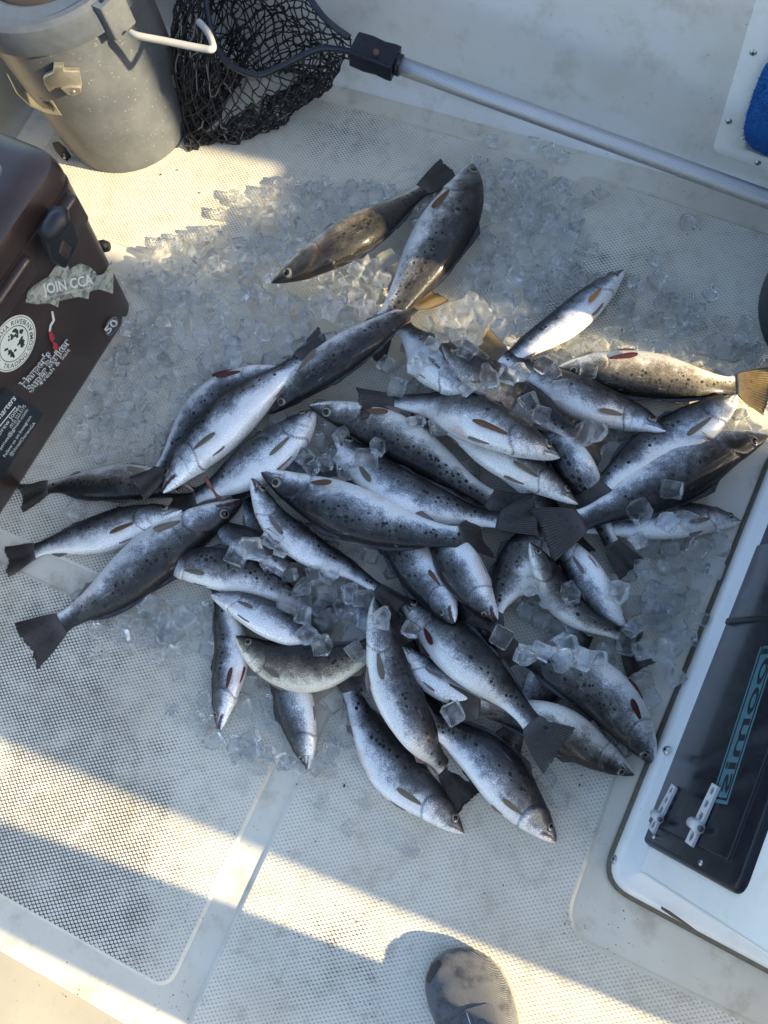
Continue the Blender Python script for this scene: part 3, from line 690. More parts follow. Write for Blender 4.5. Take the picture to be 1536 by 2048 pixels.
hoop_px = [(706, 104, .252), (672, 98, .25), (640, 97, .25), (604, 112, .245), (560, 134, .24), (510, 150, .235), (450, 120, .24), (420, 50, .26), (410, -60, .30), (440, -150, .35), (520, -150, .35), (590, -60, .33), (622, 0, .31), (655, 42, .29), (700, 76, .268)]
hoop = [P(*p) for p in hoop_px]
hc = catmull(hoop, 6); tube('hoop', hc, .0058, simple('black_tube', (.012, .015, .022), .28, .2), LN, 12)
# bag: diamond mesh draped from the hoop to a crumpled heap on the deck
M_NET = simple('net_cord', (.010, .010, .012), .55, 0, .3, 300); M_NETL = simple('net_cord_worn', (.13, .12, .10), .7)
def loop(pxz, n):
    c = [P(*p) for p in pxz]; c = catmull(c, 8, True); L = [0]
    for i in range(len(c)): L.append(L[-1]+np.linalg.norm(c[(i+1) % len(c)]-c[i]))
    out = []
    for k in range(n):
        s_ = L[-1]*k/n; i = max(j for j in range(len(c)) if L[j] <= s_+1e-9); f = (s_-L[i])/(L[i+1]-L[i]+1e-9); out.append(c[i]*(1-f)+c[(i+1) % len(c)]*f)
    return out
def net_bag(rings, n, rows, jit, mat, name, radt, seed, wp=1.0):
    r_ = random.Random(seed); RG = [loop(x, n) for x in rings]; P_ = []
    for i in range(rows+1):
        s_ = i/rows*(len(RG)-1); a = min(int(s_), len(RG)-2); f = s_-a; row = []
        for k in range(n):
            kk_ = (k+(.5 if i % 2 else 0)); k0 = int(kk_) % n; k1_ = (k0+1) % n; g_ = kk_-int(kk_)
            A = RG[a][k0]*(1-g_)+RG[a][k1_]*g_; B = RG[a+1][k0]*(1-g_)+RG[a+1][k1_]*g_
            q_ = A*(1-f)+B*f; q_ = q_+np.array([r_.gauss(0, jit), r_.gauss(0, jit), r_.gauss(0, jit*.6)])*(1 if i else .15)
            q_ = q_+np.array([math.sin(i*1.3+k*.9), math.cos(i*1.1+k*.7), math.sin(i*.7+k*1.7)*.5])*jit*1.2*min(1, i/3)
            q_[2] = max(q_[2], .006); row.append(q_)
        P_.append(row)
    VS, FS, MI = [], [], []
    def cord(a, b):
        m = (a+b)/2+np.array([r_.gauss(0, .0022), r_.gauss(0, .0022), -abs(r_.gauss(0, .002))]); m[2] = max(m[2], .006)
        v, f = tube_geo([a, m, b], [radt*1.25, radt, radt*1.25], 4, cap=False); k = len(VS); VS.extend(v); FS.extend([tuple(i+k for i in x) for x in f]); MI.extend([1 if r_.random() < wp*.08 else 0]*len(f))
    for i in range(rows):
        for k in range(n):
            o_ = 1 if i % 2 else 0
            cord(P_[i][k], P_[i+1][(k+(0 if o_ == 0 else 1)) % n]); cord(P_[i][k], P_[i+1][(k-1+(0 if o_ == 0 else 1)) % n])
            if r_.random() < .8:       # knot
                v = P_[i+1][k]; kx = len(VS); 
                for dx in ((1, 0, 0), (-1, 0, 0), (0, 1, 0), (0, -1, 0), (0, 0, 1), (0, 0, -1)): VS.append(Vector(v)+Vector(dx)*radt*2.3)
                for tr in ((0, 2, 4), (2, 1, 4), (1, 3, 4), (3, 0, 4), (2, 0, 5), (1, 2, 5), (3, 1, 5), (0, 3, 5)): FS.append(tuple(kx+j for j in tr)); MI.append(0)
    return pyobj(name, VS, FS, [mat, M_NETL], LN, True, MI)
ring0 = hoop_px
ring1 = [(690, 110, .20), (668, 130, .16), (650, 160, .12), (610, 190, .10), (560, 215, .09), (500, 225, .09), (420, 215, .10), (352, 150, .16), (345, 20, .22), (420, -80, .25), (500, -60, .24), (570, -10, .22), (610, 30, .22), (640, 60, .21), (675, 85, .21)]
ring2 = [(668, 150, .07), (664, 170, .05), (640, 196, .03), (585, 225, .02), (560, 258, .015), (500, 272, .012), (430, 290, .012), (372, 262, .03), (362, 150, .08), (400, 40, .12), (470, 10, .12), (530, 30, .11), (580, 60, .10), (625, 90, .10), (655, 120, .09)]
ring3 = [(640, 150, .02), (636, 160, .012), (600, 180, .010), (560, 205, .008), (530, 235, .008), (480, 258, .008), (420, 285, .008), (374, 302, .008), (380, 240, .02), (420, 150, .03), (470, 110, .04), (520, 110, .04), (560, 115, .03), (600, 125, .03), (625, 138, .02)]
ring4 = [(600, 150, .01), (596, 160, .01), (570, 175, .01), (530, 200, .01), (500, 215, .01), (460, 240, .01), (430, 260, .01), (400, 270, .01), (410, 230, .015), (440, 180, .02), (470, 160, .02), (510, 150, .02), (540, 145, .02), (570, 140, .02), (590, 142, .02)]
net_bag([ring0, ring1, ring2, ring3, ring4], 38, 19, .0026, M_NET, 'net_bag', .0015, 11)
net_bag([[(a*.93+26, b*.9+14, max(.012, z*.8)) for a, b, z in ring1], ring2, [(a*.9+50, b*.9+20, z) for a, b, z in ring3], ring4], 30, 13, .005, M_NET, 'net_fold', .0015, 12, .6)
net_bag([[(360+(a-360)*.45, b*.8-10, max(.02, z)) for a, b, z in ring1], [(364+(a-360)*.4, b*.85, max(.01, z)) for a, b, z in ring2], [(370+(a-360)*.38, b, z) for a, b, z in ring3], [(376+(a-360)*.3, b, z) for a, b, z in ring4]], 28, 14, .005, M_NET, 'net_fold', .0016, 13, .3)
# ------------------------------------------------------------------ the heap: height field used to rest fish and ice on each other
GX0, GX1, GY0, GY1, GS = -1.1, .8, -.5, 1.4, .006
gx = np.arange(GX0, GX1, GS); gy = np.arange(GY0, GY1, GS); XX, YY = np.meshgrid(gx, gy)
HF = np.zeros_like(XX)
ICE = [((560, 640), (300, 170), .050), ((660, 590), (190, 110), .062), ((655, 440), (195, 72), .022), ((1000, 500), (190, 190), .026), ((960, 620), (150, 90), .04), ((840, 850), (440, 300), .040), ((700, 1180), (360, 170), .034), ((1270, 1170), (190, 290), .024),
       ((1440, 790), (170, 130), .026), ((420, 640), (200, 190), .026), ((330, 1240), (150, 90), .018), ((330, 830), (190, 170), .020), ((560, 1440), (180, 110), .014), ((1130, 1300), (200, 260), .024), ((1060, 1540), (90, 60), .010), ((1250, 640), (150, 90), .014), ((950, 1250), (400, 200), .030)]
ICEW = []
for c, r_, h in ICE:
    o_ = P(*c)[:2]; a = P(c[0]+r_[0], c[1])[:2]-o_; b = P(c[0], c[1]+r_[1])[:2]-o_; ICEW.append((o_, np.linalg.inv(np.array([a, b]).T), h))
def mound(x, y):
    m = 0
    for o_, inv, h in ICEW:
        q_ = inv @ np.array([x-o_[0], y-o_[1]]); d = q_@q_
        if d < 1.0: m = max(m, h*min(1, (1-d)*1.8))
    return m
for o_, inv, h in ICEW:
    qx = inv[0, 0]*(XX-o_[0])+inv[0, 1]*(YY-o_[1]); qy = inv[1, 0]*(XX-o_[0])+inv[1, 1]*(YY-o_[1]); d = qx*qx+qy*qy
    HF = np.maximum(HF, np.where(d < 1, h*np.minimum(1, (1-d)*1.8), 0))
ICEH = HF.copy()
def hf_at(x, y, r_=0.0, pc=85):
    i = int((x-GX0)/GS); j = int((y-GY0)/GS); k = max(1, int(r_/GS))
    s_ = HF[max(0, j-k):j+k+1, max(0, i-k):i+k+1]
    return float(np.percentile(s_, pc)) if s_.size else 0.0

# ------------------------------------------------------------------ fish material
def fish_mat(name, fin=False):
    t = NT(name); q_ = t.attr('fpos', out=1); fv = t.attr('fv'); fs_ = t.attr('fs'); mk = t.attr('mk', out=0)
    mks = t.n('ShaderNodeSeparateColor'); t.put(mks.inputs[0], mk); mouth, gill, head = mks.outputs[0], mks.outputs[1], mks.outputs[2]
    tone = t.attr('tone', 'OBJECT'); dark = t.attr('dark', 'OBJECT'); seed = t.attr('seed', 'OBJECT'); spd = t.attr('spots', 'OBJECT')
    off = t.n('ShaderNodeCombineXYZ'); t.put(off.inputs[2], seed); p_ = t.vmath('ADD', q_, off.outputs[0])
    big = t.noise(p_, 26, 3, .6); mid = t.noise(p_, 90, 4, .7); fine = t.noise(p_, 420, 2, .6)
    st = t.noise(t.vmath('MULTIPLY', p_, (30, 160, 30)), 1, 3, .6)
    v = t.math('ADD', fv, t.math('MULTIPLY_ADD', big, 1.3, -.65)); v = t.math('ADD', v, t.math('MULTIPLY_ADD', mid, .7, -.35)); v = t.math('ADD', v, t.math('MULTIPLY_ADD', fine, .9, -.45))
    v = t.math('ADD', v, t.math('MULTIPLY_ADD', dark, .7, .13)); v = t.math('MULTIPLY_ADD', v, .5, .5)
    blue = t.ramp(v, [(0, (.90, .90, .88)), (.28, (.78, .79, .80)), (.37, (.50, .53, .57)), (.47, (.225, .245, .28)), (.58, (.105, .112, .122)), (.74, (.038, .038, .040)), (.92, (.012, .012, .014))])
    gold = t.ramp(v, [(0, (.86, .81, .70)), (.28, (.70, .63, .50)), (.37, (.44, .37, .26)), (.47, (.23, .185, .12)), (.58, (.12, .093, .056)), (.74, (.042, .033, .022)), (.92, (.012, .010, .008))])
    c = t.mix(tone, blue, gold)
    # a fine grid of scales
    sv = t.vor(t.vmath('MULTIPLY', p_, (1, 1.25, 1)), 620, .75); sc_f = t.step(sv.outputs['Distance'], .25, .6)
    hm = t.math('SUBTRACT', 1.0, head, clamp=True)
    c = t.mix(t.math('MULTIPLY', t.math('MULTIPLY', sc_f, hm), .28), c, t.vmath('SCALE', c, sc=.45))
    c = t.mix(t.math('MULTIPLY', t.step(st, .62, .75), t.math('MULTIPLY', hm, .22)), c, (.60, .63, .66))
    # spots
    vo = t.vor(t.vmath('MULTIPLY', p_, (1, 1.0, 1)), 112, .9); so_ = t.n('ShaderNodeSeparateColor'); t.put(so_.inputs[0], vo.outputs['Color'])
    siz = t.math('MULTIPLY_ADD', so_.outputs[1], .15, .245)
    dn = t.math('ADD', vo.outputs['Distance'], t.math('MULTIPLY_ADD', fine, .12, -.06))
    spot = t.step(t.math('SUBTRACT', dn, siz), -.03, .03, 1, 0)
    lim = t.math('MULTIPLY_ADD', fs_, -.75, .36)          # spots reach lower towards the tail
    zone = t.math('MULTIPLY', t.step(t.math('SUBTRACT', fv, lim), -.12, .08), t.step(fs_, .22, .36))
    keep = t.math('GREATER_THAN', t.math('ADD', so_.outputs[0], t.math('MULTIPLY', zone, .0)), t.math('SUBTRACT', .84, spd))
    spot = t.math('MULTIPLY', t.math('MULTIPLY', spot, keep), zone)
    grain = t.noise(p_, 900, 1, .5); c = t.vmath('SCALE', c, sc=t.math('MULTIPLY_ADD', grain, 1.5, .28))  # skin sparkle put into the colour as fine light and dark
    c = t.mix(spot, c, (.003, .003, .004))
    # reddish blush on some bellies
    rb = t.math('MULTIPLY', t.step(t.noise(p_, 14, 2), .60, .72), t.step(fv, -.9, -.55, 1, 0)); c = t.mix(t.math('MULTIPLY', rb, .35), c, (.45, .13, .09))
    hn = t.noise(p_, 150, 5, .75, 1.5); c = t.mix(t.math('MULTIPLY', head, t.step(hn, .42, .66, 0, .55)), c, t.vmath('MULTIPLY', c, (.42, .38, .34)))
    c = t.mix(t.math('MULTIPLY', gill, .92), c, (.028, .018, .018)); c = t.mix(t.math('MULTIPLY', mouth, .9), c, (.07, .022, .018))
    r1 = t.math('MULTIPLY_ADD', mid, .25, .18); r1 = t.math('ADD', r1, t.math('MULTIPLY', spot, .1))
    r1 = t.math('ADD', r1, .06); t.base(c, r1, t.math('MULTIPLY_ADD', t.step(v, .25, .6, 1, 0), .22, .03), Coat_Weight=t.step(v, .25, .7, .40, .22), Coat_Roughness=.08, Specular_IOR_Level=.28)
    h = t.math('ADD', t.math('MULTIPLY', t.math('MULTIPLY', sc_f, hm), .45), t.math('ADD', t.math('MULTIPLY', mid, .8), t.math('MULTIPLY', big, 1.2)))
    t.bump(h, .55, .0018); return t.m
M_FISH = fish_mat('trout_skin')
def fin_mat(name, c0, c1, alpha=.0, spots=False):
    t = NT(name); q_ = t.attr('fpos', out=1); ray_ = t.attr('fv'); ln = t.attr('fs')
    nz = t.noise(q_, 120, 3, .6); rr_ = t.math('SINE', t.math('MULTIPLY', ray_, 118)); rr2 = t.step(rr_, -.3, .9)
    f = t.math('MULTIPLY_ADD', nz, .8, -.15); c = t.mix(t.math('ADD', t.math('MULTIPLY', rr2, .6), f, clamp=True), c0, c1)
    if spots:
        vo = t.vor(q_, 115, .9); c = t.mix(t.math('MULTIPLY', t.step(vo.outputs['Distance'], .16, .24, 1, 0), t.step(ln, .3, .65, 1, 0)), c, (.006, .006, .008))
        c = t.mix(t.step(t.math('ADD', ln, t.math('MULTIPLY', nz, .35)), .15, .55, .75, 0), c, (.13, .12, .12))
    t.base(c, .34, .05, Coat_Weight=.15, Specular_IOR_Level=.3); t.bump(t.math('ADD', rr_, t.math('MULTIPLY', nz, 2.5)), .30, .0008)
    if alpha:
        mx = t.n('ShaderNodeMixShader'); tr = t.n('ShaderNodeBsdfTranslucent'); tr.inputs[0].default_value = (*c1, 1); mx.inputs[0].default_value = alpha
        t.t.links.new(t.b.outputs[0], mx.inputs[1]); t.t.links.new(tr.outputs[0], mx.inputs[2]); t.t.links.new(mx.outputs[0], t.out.inputs[0])
    return t.m
M_TAIL = fin_mat('tail_fin', (.012, .012, .014), (.115, .098, .085), .30, True)
M_TAILSUN = fin_mat('tail_fin_sunlit', (.06, .04, .018), (.30, .22, .11), .25, True)  # sunlight painted into the tail colour, for tails in the streak
M_DORS = fin_mat('dorsal_fin', (.012, .013, .016), (.070, .072, .080))
M_PECT = fin_mat('tan_fin', (.13, .115, .085), (.40, .36, .28), .5)
M_PECR = fin_mat('red_fin', (.045, .016, .016), (.17, .045, .04), .3)
M_PECO = fin_mat('orange_fin', (.075, .042, .030), (.30, .16, .085), .35)
M_PECSUN = fin_mat('sunlit_orange_fin', (.45, .18, .05), (.80, .45, .16), .4)  # orange fin brightened with painted sunlight, for the sunlit trout
M_PELV = fin_mat('pink_fin', (.12, .085, .08), (.42, .33, .31), .35)
t = NT('fish_eye'); rr_ = t.vmath('LENGTH', t.vmath('MULTIPLY', t.obj(), (1, 1, 0))); nz = t.noise(t.obj(), 900, 3)
c = t.ramp(t.math('MULTIPLY', rr_, 100), [(0, (.20, .17, .12)), (.50, (.26, .23, .17)), (.60, (.14, .12, .085)), (.72, (.035, .03, .028)), (1, (.02, .02, .02))]); t.base(t.mix(t.math('MULTIPLY', nz, .4), c, (.10, .09, .06)), .15, .3, Coat_Weight=.8, Coat_Roughness=.04); M_EYE = t.m
M_PUP = simple('pupil', (.003, .003, .004), .06, 0, .1, 50)
M_MOUTH = simple('mouth_inside', (.16, .035, .022), .45, 0, .4, 200)
M_SLIT = simple('mouth_slit', (.03, .012, .010), .5)

SS = [0, .012, .04, .08, .12, .17, .22, .28, .36, .45, .54, .63, .72, .80, .87, .93, 1.0]
HD = [.012, .040, .100, .162, .214, .266, .312, .358, .405, .428, .420, .385, .325, .260, .208, .180, .195]
HV = [.018, .055, .120, .188, .242, .296, .344, .398, .448, .468, .448, .392, .312, .242, .192, .170, .190]
HW = [.014, .034, .072, .118, .158, .200, .232, .260, .288, .298, .282, .246, .195, .138, .092, .055, .010]
def smooth_interp(x, ys):
    # catmull through the table
    i = max(0, min(len(SS)-2, int(np.searchsorted(SS, x)-1))); x0, x1 = SS[i], SS[i+1]; f = (x-x0)/(x1-x0)
    y0, y1 = ys[i], ys[i+1]; ym = ys[i-1] if i else y0; yp = ys[i+2] if i+2 < len(ys) else y1; xm = SS[i-1] if i else x0-(x1-x0); xp = SS[i+2] if i+2 < len(SS) else x1+(x1-x0)
    m0 = (y1-ym)/(x1-xm)*(x1-x0); m1 = (yp-y0)/(xp-x0)*(x1-x0); f2, f3 = f*f, f*f*f
    return (2*f3-3*f2+1)*y0+(f3-2*f2+f)*m0+(-2*f3+3*f2)*y1+(f3-f2)*m1
RINGS = sorted(set([round(i*.0052, 5) for i in range(62)]+[round(.32+i*.0105, 5) for i in range(65)]+[1.0]))
RINGS = [r_ for r_ in RINGS if r_ <= 1.0]
NA = 44
TAILF = .155        # tail fin as a share of the whole length
ALL_FISH = []
def add_attr(me, name, ty, vals):
    at = me.attributes.new(name, ty, 'POINT')
    at.data.foreach_set('value' if ty == 'FLOAT' else ('vector' if ty == 'FLOAT_VECTOR' else 'color'), vals)
def make_fish(idx, pts, dpx, back, roll, label, tone=0.0, dark=0.0, spots=.5, gape=0.0, pec='tan', pecup=0.0, taildir=0.0, lift=0.0, zmin=None, pelv=True, fat=1.0, tailspread=1.0, tailmat=None, dorsal=1.0, tailvis=True):
    pts = [tuple(map(float, p)) for p in pts]; n = 46
    zc = [.06]*len(pts); rad_m = None
    for it in range(4):
        cps = [P(p[0], p[1], z) for p, z in zip(pts, zc)]
        dense = catmull(cps, 14); seg = [0]
        for i in range(1, len(dense)): seg.append(seg[-1]+np.linalg.norm(dense[i]-dense[i-1]))
        L = seg[-1]
        sm = [k/(n-1)*L for k in range(n)]; pos = np.array([[np.interp(s_, seg, [d[j] for d in dense]) for j in range(3)] for s_ in sm])
        mid = pos[n//2]; dep = -(ROT.T@(mid-EYE))[2]; D = dpx*.97*dep/FPX
        sup = []
        for k in range(n):
            s_ = k/(n-1)/(1-TAILF); s1 = min(1, s_); hd = smooth_interp(s1, HD)*D; hw = smooth_interp(s1, HW)*D*fat if s_ < 1 else .003
            hw_e = hw*abs(math.cos(R(roll)))+hd*abs(math.sin(R(roll))) if s_ < 1 else .010
            sup.append(hf_at(pos[k][0], pos[k][1], hd*.55, 78)+hw_e*.88)
        sup = np.array(sup); ker = np.exp(-np.linspace(-2, 2, 15)**2); ker /= ker.sum()
        pad = np.pad(sup, 7, mode='edge'); sm2 = np.convolve(pad, ker, 'valid'); k5 = ker[4:11]/ker[4:11].sum(); sm2 = np.convolve(np.pad(np.maximum(sm2, sup-.003), 3, mode='edge'), k5, 'valid')+lift
        # control heights from the smoothed line
        idxs = [min(len(seg)-1, i*14) for i in range(len(pts))]
        zc = [float(np.interp(seg[i]/L*(n-1), range(n), sm2)) for i in idxs]
    # final dense centreline
    cps = [P(p[0], p[1], z) for p, z in zip(pts, zc)]; dense = np.array(catmull(cps, 16)); seg = np.concatenate([[0], np.cumsum(np.linalg.norm(np.diff(dense, axis=0), axis=1))]); L = seg[-1]
    def cen(s_):   # 0..1 of the whole length
        return Vector([float(np.interp(s_*L, seg, dense[:, j])) for j in range(3)])
    BL = L*(1-TAILF)
    bvec = np.array(back, float); a0 = np.array(pts[len(pts)//2]); wb = P(*(a0+bvec*10), zc[len(pts)//2])-P(*a0, zc[len(pts)//2])
    tm = cen(.55)-cen(.45); side0 = Vector((0, 0, 1)).cross(tm.normalized()); sgn = 1 if side0.dot(Vector(wb)) > 0 else -1
    def frame(s_):
        e = .02; t_ = (cen(min(1, s_+e))-cen(max(0, s_-e))).normalized(); sd_ = Vector((0, 0, 1)).cross(t_).normalized()*sgn; up = t_.cross(sd_).normalized()
        if up.z < 0: up = -up
        rl = R(roll); Dd = sd_*math.cos(rl)-up*math.sin(rl); Lv = up*math.cos(rl)+sd_*math.sin(rl)
        return t_, Dd, Lv
    root = thing('trout', tuple(cen(.42)), label, 'fish', 'speckled trout heaped on the ice', None)
    def props(o):
        o['tone'] = float(tone); o['dark'] = float(dark); o['seed'] = float(idx)*1.7; o['spots'] = float(spots); return o
    def finish(name, vs, fs, mat, parent, av, smooth=True):
        me = bpy.data.meshes.new(name); me.from_pydata([tuple(v) for v in vs], [], fs)
        for nm, ty, vals in av: add_attr(me, nm, ty, vals)
        if smooth: me.polygons.foreach_set('use_smooth', [True]*len(me.polygons))
        me.materials.append(mat); o = bpy.data.objects.new(name, me); COL.objects.link(o); o.parent = parent
        o.matrix_parent_inverse = Matrix.Translation(-Vector(tuple(cen(.42)))); return props(o)
    # ---- body
    vs, fp, fvv, fss, mk = [], [], [], [], []
    sm_len = .105; vm0 = -.10
    def surf(s_, th, extra=0.0):
        hd, hv, hw = smooth_interp(s_, HD)*D, smooth_interp(s_, HV)*D, smooth_interp(s_, HW)*D*fat
        c_, sn_ = math.cos(th), math.sin(th)
        dd = (hd if c_ > 0 else hv)*math.copysign(abs(c_)**.92, c_); ww = hw*math.copysign(abs(sn_)**.88, sn_)
        v = dd/(hd if c_ > 0 else hv)
        sg = .268-.075*(v+.15)**2-.02*max(0, v); e = 0.0; g = 0.0
        if s_ < sg: e += .085*max(0, min(1, (s_-(sg-.09))/.07))*min(1, abs(sn_)*1.5)
        if s_ < sg and sg-s_ < .006: e *= max(0, (sg-s_)/.006)
        dg = abs(s_-sg-.002); g = max(0, 1-dg/.0085)*(1.0 if v < .75 else .2)
        sp2 = sg-.075+.02*(v+.2)**2; g = max(g, .55*max(0, 1-abs(s_-sp2)/.006)*(1 if -.85 < v < .5 else 0))
        # jaw line (maxilla)
        jl = vm0-.42*(s_/.11); mo = 0.0
        if s_ < sm_len+.012:
            dj = (v-jl); 
            gl = math.exp(-(dj/.085)**2)*max(0, min(1, (sm_len+.012-s_)/.02)); e -= .17*gl; g = max(g, gl*1.0)
            e += .09*math.exp(-((dj-.25)/.11)**2)*max(0, min(1, (sm_len-s_)/.03))
        if .095 < s_ < .125: g = max(g, .8*max(0, 1-abs(s_-.112-.02*(v+.3))/.006)*(1 if -.75 < v < .05 else 0))
        k_ = 1+e
        dd *= k_; ww *= k_
        if gape and s_ < sm_len:
            f = (1-s_/sm_len)*math.tan(R(gape))*sm_len*BL
            if v < jl: dd -= f*.75
            else: dd += f*.25
            if abs(v-jl) < .16: mo = 1.0
        return dd, ww, v, g, mo
    fr = []
    for s_ in RINGS:
        t_, Dd, Lv = frame(s_*(1-TAILF)); c_ = cen(s_*(1-TAILF))
        head = 1.0 if s_ < .24 else max(0, 1-(s_-.24)/.02)
        for k in range(NA):
            th = 2*math.pi*k/NA; dd, ww, v, g, mo = surf(s_, th)
            vs.append(c_+Dd*dd+Lv*ww); fp += [s_*BL, dd, 0 if ww > 0 else .3]; fvv.append(v); fss.append(s_); mk += [mo, g, head, 1]
    m = len(RINGS); fs = []
    for i in range(m-1):
        for k in range(NA): fs.append((i*NA+k, i*NA+(k+1) % NA, (i+1)*NA+(k+1) % NA, (i+1)*NA+k))
    fs.append(tuple(range(NA))[::-1]); fs.append(tuple(range((m-1)*NA, m*NA)))
    body = finish('body', vs, fs, M_FISH, root, [('fpos', 'FLOAT_VECTOR', fp), ('fv', 'FLOAT', fvv), ('fs', 'FLOAT', fss), ('mk', 'FLOAT_COLOR', mk)])
    # ---- eye
    th_e = math.acos(.36); se = .094; dd, ww, *_r = surf(se, th_e); t_, Dd, Lv = frame(se*(1-TAILF)); p_ = cen(se*(1-TAILF))+Dd*dd+Lv*ww
    nrm = (Lv*.93+Dd*.30-t_*.22).normalized(); er = .029*BL
    mt = Matrix.Translation(p_-nrm*er*.32) @ nrm.to_track_quat('Z', 'Y').to_matrix().to_4x4()
    bm = bmesh.new(); bmesh.ops.create_uvsphere(bm, u_segments=20, v_segments=12, radius=1); 
    for v in bm.verts: v.co = Vector((v.co.x*.0085, v.co.y*.0085, v.co.z*.0050))
    me = bpy.data.meshes.new('eye'); bm.to_mesh(me); bm.free(); me.polygons.foreach_set('use_smooth', [True]*len(me.polygons)); me.materials.append(M_EYE)
    eo = bpy.data.objects.new('eye', me); COL.objects.link(eo); eo.parent = root; eo.matrix_parent_inverse = Matrix.Translation(-Vector(tuple(cen(.42)))); eo.matrix_basis = mt @ Matrix.Scale(er/.0085, 4)
    bm = bmesh.new(); bmesh.ops.create_uvsphere(bm, u_segments=16, v_segments=8, radius=1)
    for v in bm.verts: v.co = Vector((v.co.x*.0043, v.co.y*.0043, v.co.z*.0016+.0042))
    me = bpy.data.meshes.new('pupil'); bm.to_mesh(me); bm.free(); me.polygons.foreach_set('use_smooth', [True]*len(me.polygons)); me.materials.append(M_PUP)
    po = bpy.data.objects.new('pupil', me); COL.objects.link(po); po.parent = eo
    # ---- fins: thin two-sided sheets; f(i, j) -> point
    r_ = random.Random(idx*13+5)
    def sheet(name, ni, nj, f, mat, parent=None, thick=.0007, fvr=(0, 1)):
        vs, fp, a1, a2 = [], [], [], []
        for s2 in (1, -1):
            for i in range(ni):
                for j in range(nj):
                    x, y = i/(ni-1), j/(nj-1); p0, nn, uv = f(x, y); tk = (thick*(1.2-y) if name != 'tail_fin' else .0006+.040*D*max(0, 1-y*1.9)**2.2*(1-abs(x-.5)*1.2))
                    vs.append(p0+nn*tk*s2); fp += [uv[0], uv[1], 0]; a1.append(fvr[0]+(fvr[1]-fvr[0])*x); a2.append(y)
        fs = []; o_ = ni*nj
        for i in range(ni-1):
            for j in range(nj-1):
                a = i*nj+j; fs.append((a, a+1, a+nj+1, a+nj)); fs.append((o_+a, o_+a+nj, o_+a+nj+1, o_+a+1))
        for i in range(ni-1):
            for j in (0, nj-1): a = i*nj+j; fs.append((a, a+nj, o_+a+nj, o_+a))
        for j in range(nj-1):
            for i in (0, ni-1): a = i*nj+j; fs.append((a, o_+a, o_+a+1, a+1))
        return finish(name, vs, fs, mat, parent or root, [('fpos', 'FLOAT_VECTOR', fp), ('fv', 'FLOAT', a1), ('fs', 'FLOAT', a2)])
    # tail
    if tailvis:
        hb = .185*D; spread = .40*D*tailspread; TL = L*TAILF*1.12; rag = [r_.uniform(-.03, .03) for _ in range(60)]
        def ftail(x, y):
            a = (x-.5)*2; base = (1-TAILF)*.965; notch = .05*(1-abs(a))
            ly = y*(1-notch+rag[int(x*24)]*(1 if y > .85 else 0)); s_ = min(1.0, base+ly*TAILF*1.0)
            t_, Dd, Lv = frame(min(s_, .985)); c_ = cen(s_)
            h = hb+(spread-hb)*(ly**.85); wav = math.sin(a*5+idx)*.0035*y+math.sin(y*5+a*3+idx)*.002*y
            off = Dd*(a*h)+Lv*(wav+taildir*y*y*.02*a); return c_+off, Lv, (ly*TL, a*h)
        sheet('tail_fin', 25, 12, ftail, tailmat or M_TAIL, fvr=(0, 1))
    def ridge(name, s0, s1, hgt, sweep, mat, dorsal_side=1, lay=.0, shape=0):
        def f(x, y):
            s_ = s0+(s1-s0)*x; hd = smooth_interp(s_, HD if dorsal_side > 0 else HV)*D
            prof = (math.sin(math.pi*min(1, x*1.0+.12))**.6 if shape == 0 else (1-x*.75)*min(1, x*6+.25))
            hh_ = hgt*D*prof; s2 = min(.98, s_+y*sweep); t_, Dd, Lv = frame(s2*(1-TAILF)); Dd2 = Dd*dorsal_side
            c_ = cen(s2*(1-TAILF)); hd2 = smooth_interp(min(1, s2), HD if dorsal_side > 0 else HV)*D
            return c_+Dd2*(hd2*.96+hh_*y*(1-lay))+Lv*(lay*hh_*y+math.sin(x*22+idx)*.0008*y), Lv, (s2*BL, hd+hh_*y)
        return sheet(name, 22, 5, f, mat)
    ridge('spiny_dorsal_fin', .31, .50, .13*dorsal, .06, M_DORS, 1, .05, 1)
    ridge('soft_dorsal_fin', .53, .83, .085*dorsal, .045, M_DORS, 1, .05)
    ridge('anal_fin', .72, .80, .13, .05, M_PELV if tone < .5 else M_PECT, -1, .1, 1)
    def paddle(name, s0, v0, length, width, ang, out, mat, lat=1):
        ang = ang+r_.uniform(-.12, .16); length = length*r_.uniform(.8, 1.1)
        th = math.acos(max(-1, min(1, v0))); th = th if lat > 0 else -th
        def f(x, y):
            a = (x-.5)*2; sa = s0+length*y*math.cos(ang)*1.0; dd, ww, *_x = surf(min(.9, sa), th); t_, Dd, Lv = frame(min(.9, sa)*(1-TAILF)); c_ = cen(min(.9, sa)*(1-TAILF))
            wdt = width*BL*(.22+.85*math.sin(math.pi*min(1, y*.60+.06)))*(1-.55*(max(0, y-.72)/.28)**2)*(.85+.15*a); sa -= .02*abs(a)*y*(1 if y > .7 else .6); 
            dn = -length*BL*y*math.sin(ang)+math.sin(a*9+idx)*.0006*y; q0 = c_+Dd*(dd*1.0+dn+a*wdt)+Lv*(max(ww, .0)+.0006+out*length*BL*y+.0012*(1-abs(a))*y)
            return q0, Lv, (sa*BL, a*wdt)
        return sheet(name, 11, 10, f, mat, thick=.0006, fvr=(0, .5))
    if pec: paddle('pectoral_fin', .272, -.42, .130, .0175, .12, .10+pecup, {'tan': M_PECT, 'red': M_PECR, 'orange': M_PECO, 'bright': M_PECSUN, 'pink': M_PELV}[pec])
    if pelv: paddle('pelvic_fin', .315, -.97, .095, .014, .02, .0, M_PELV if pec != 'red' else M_PECR)
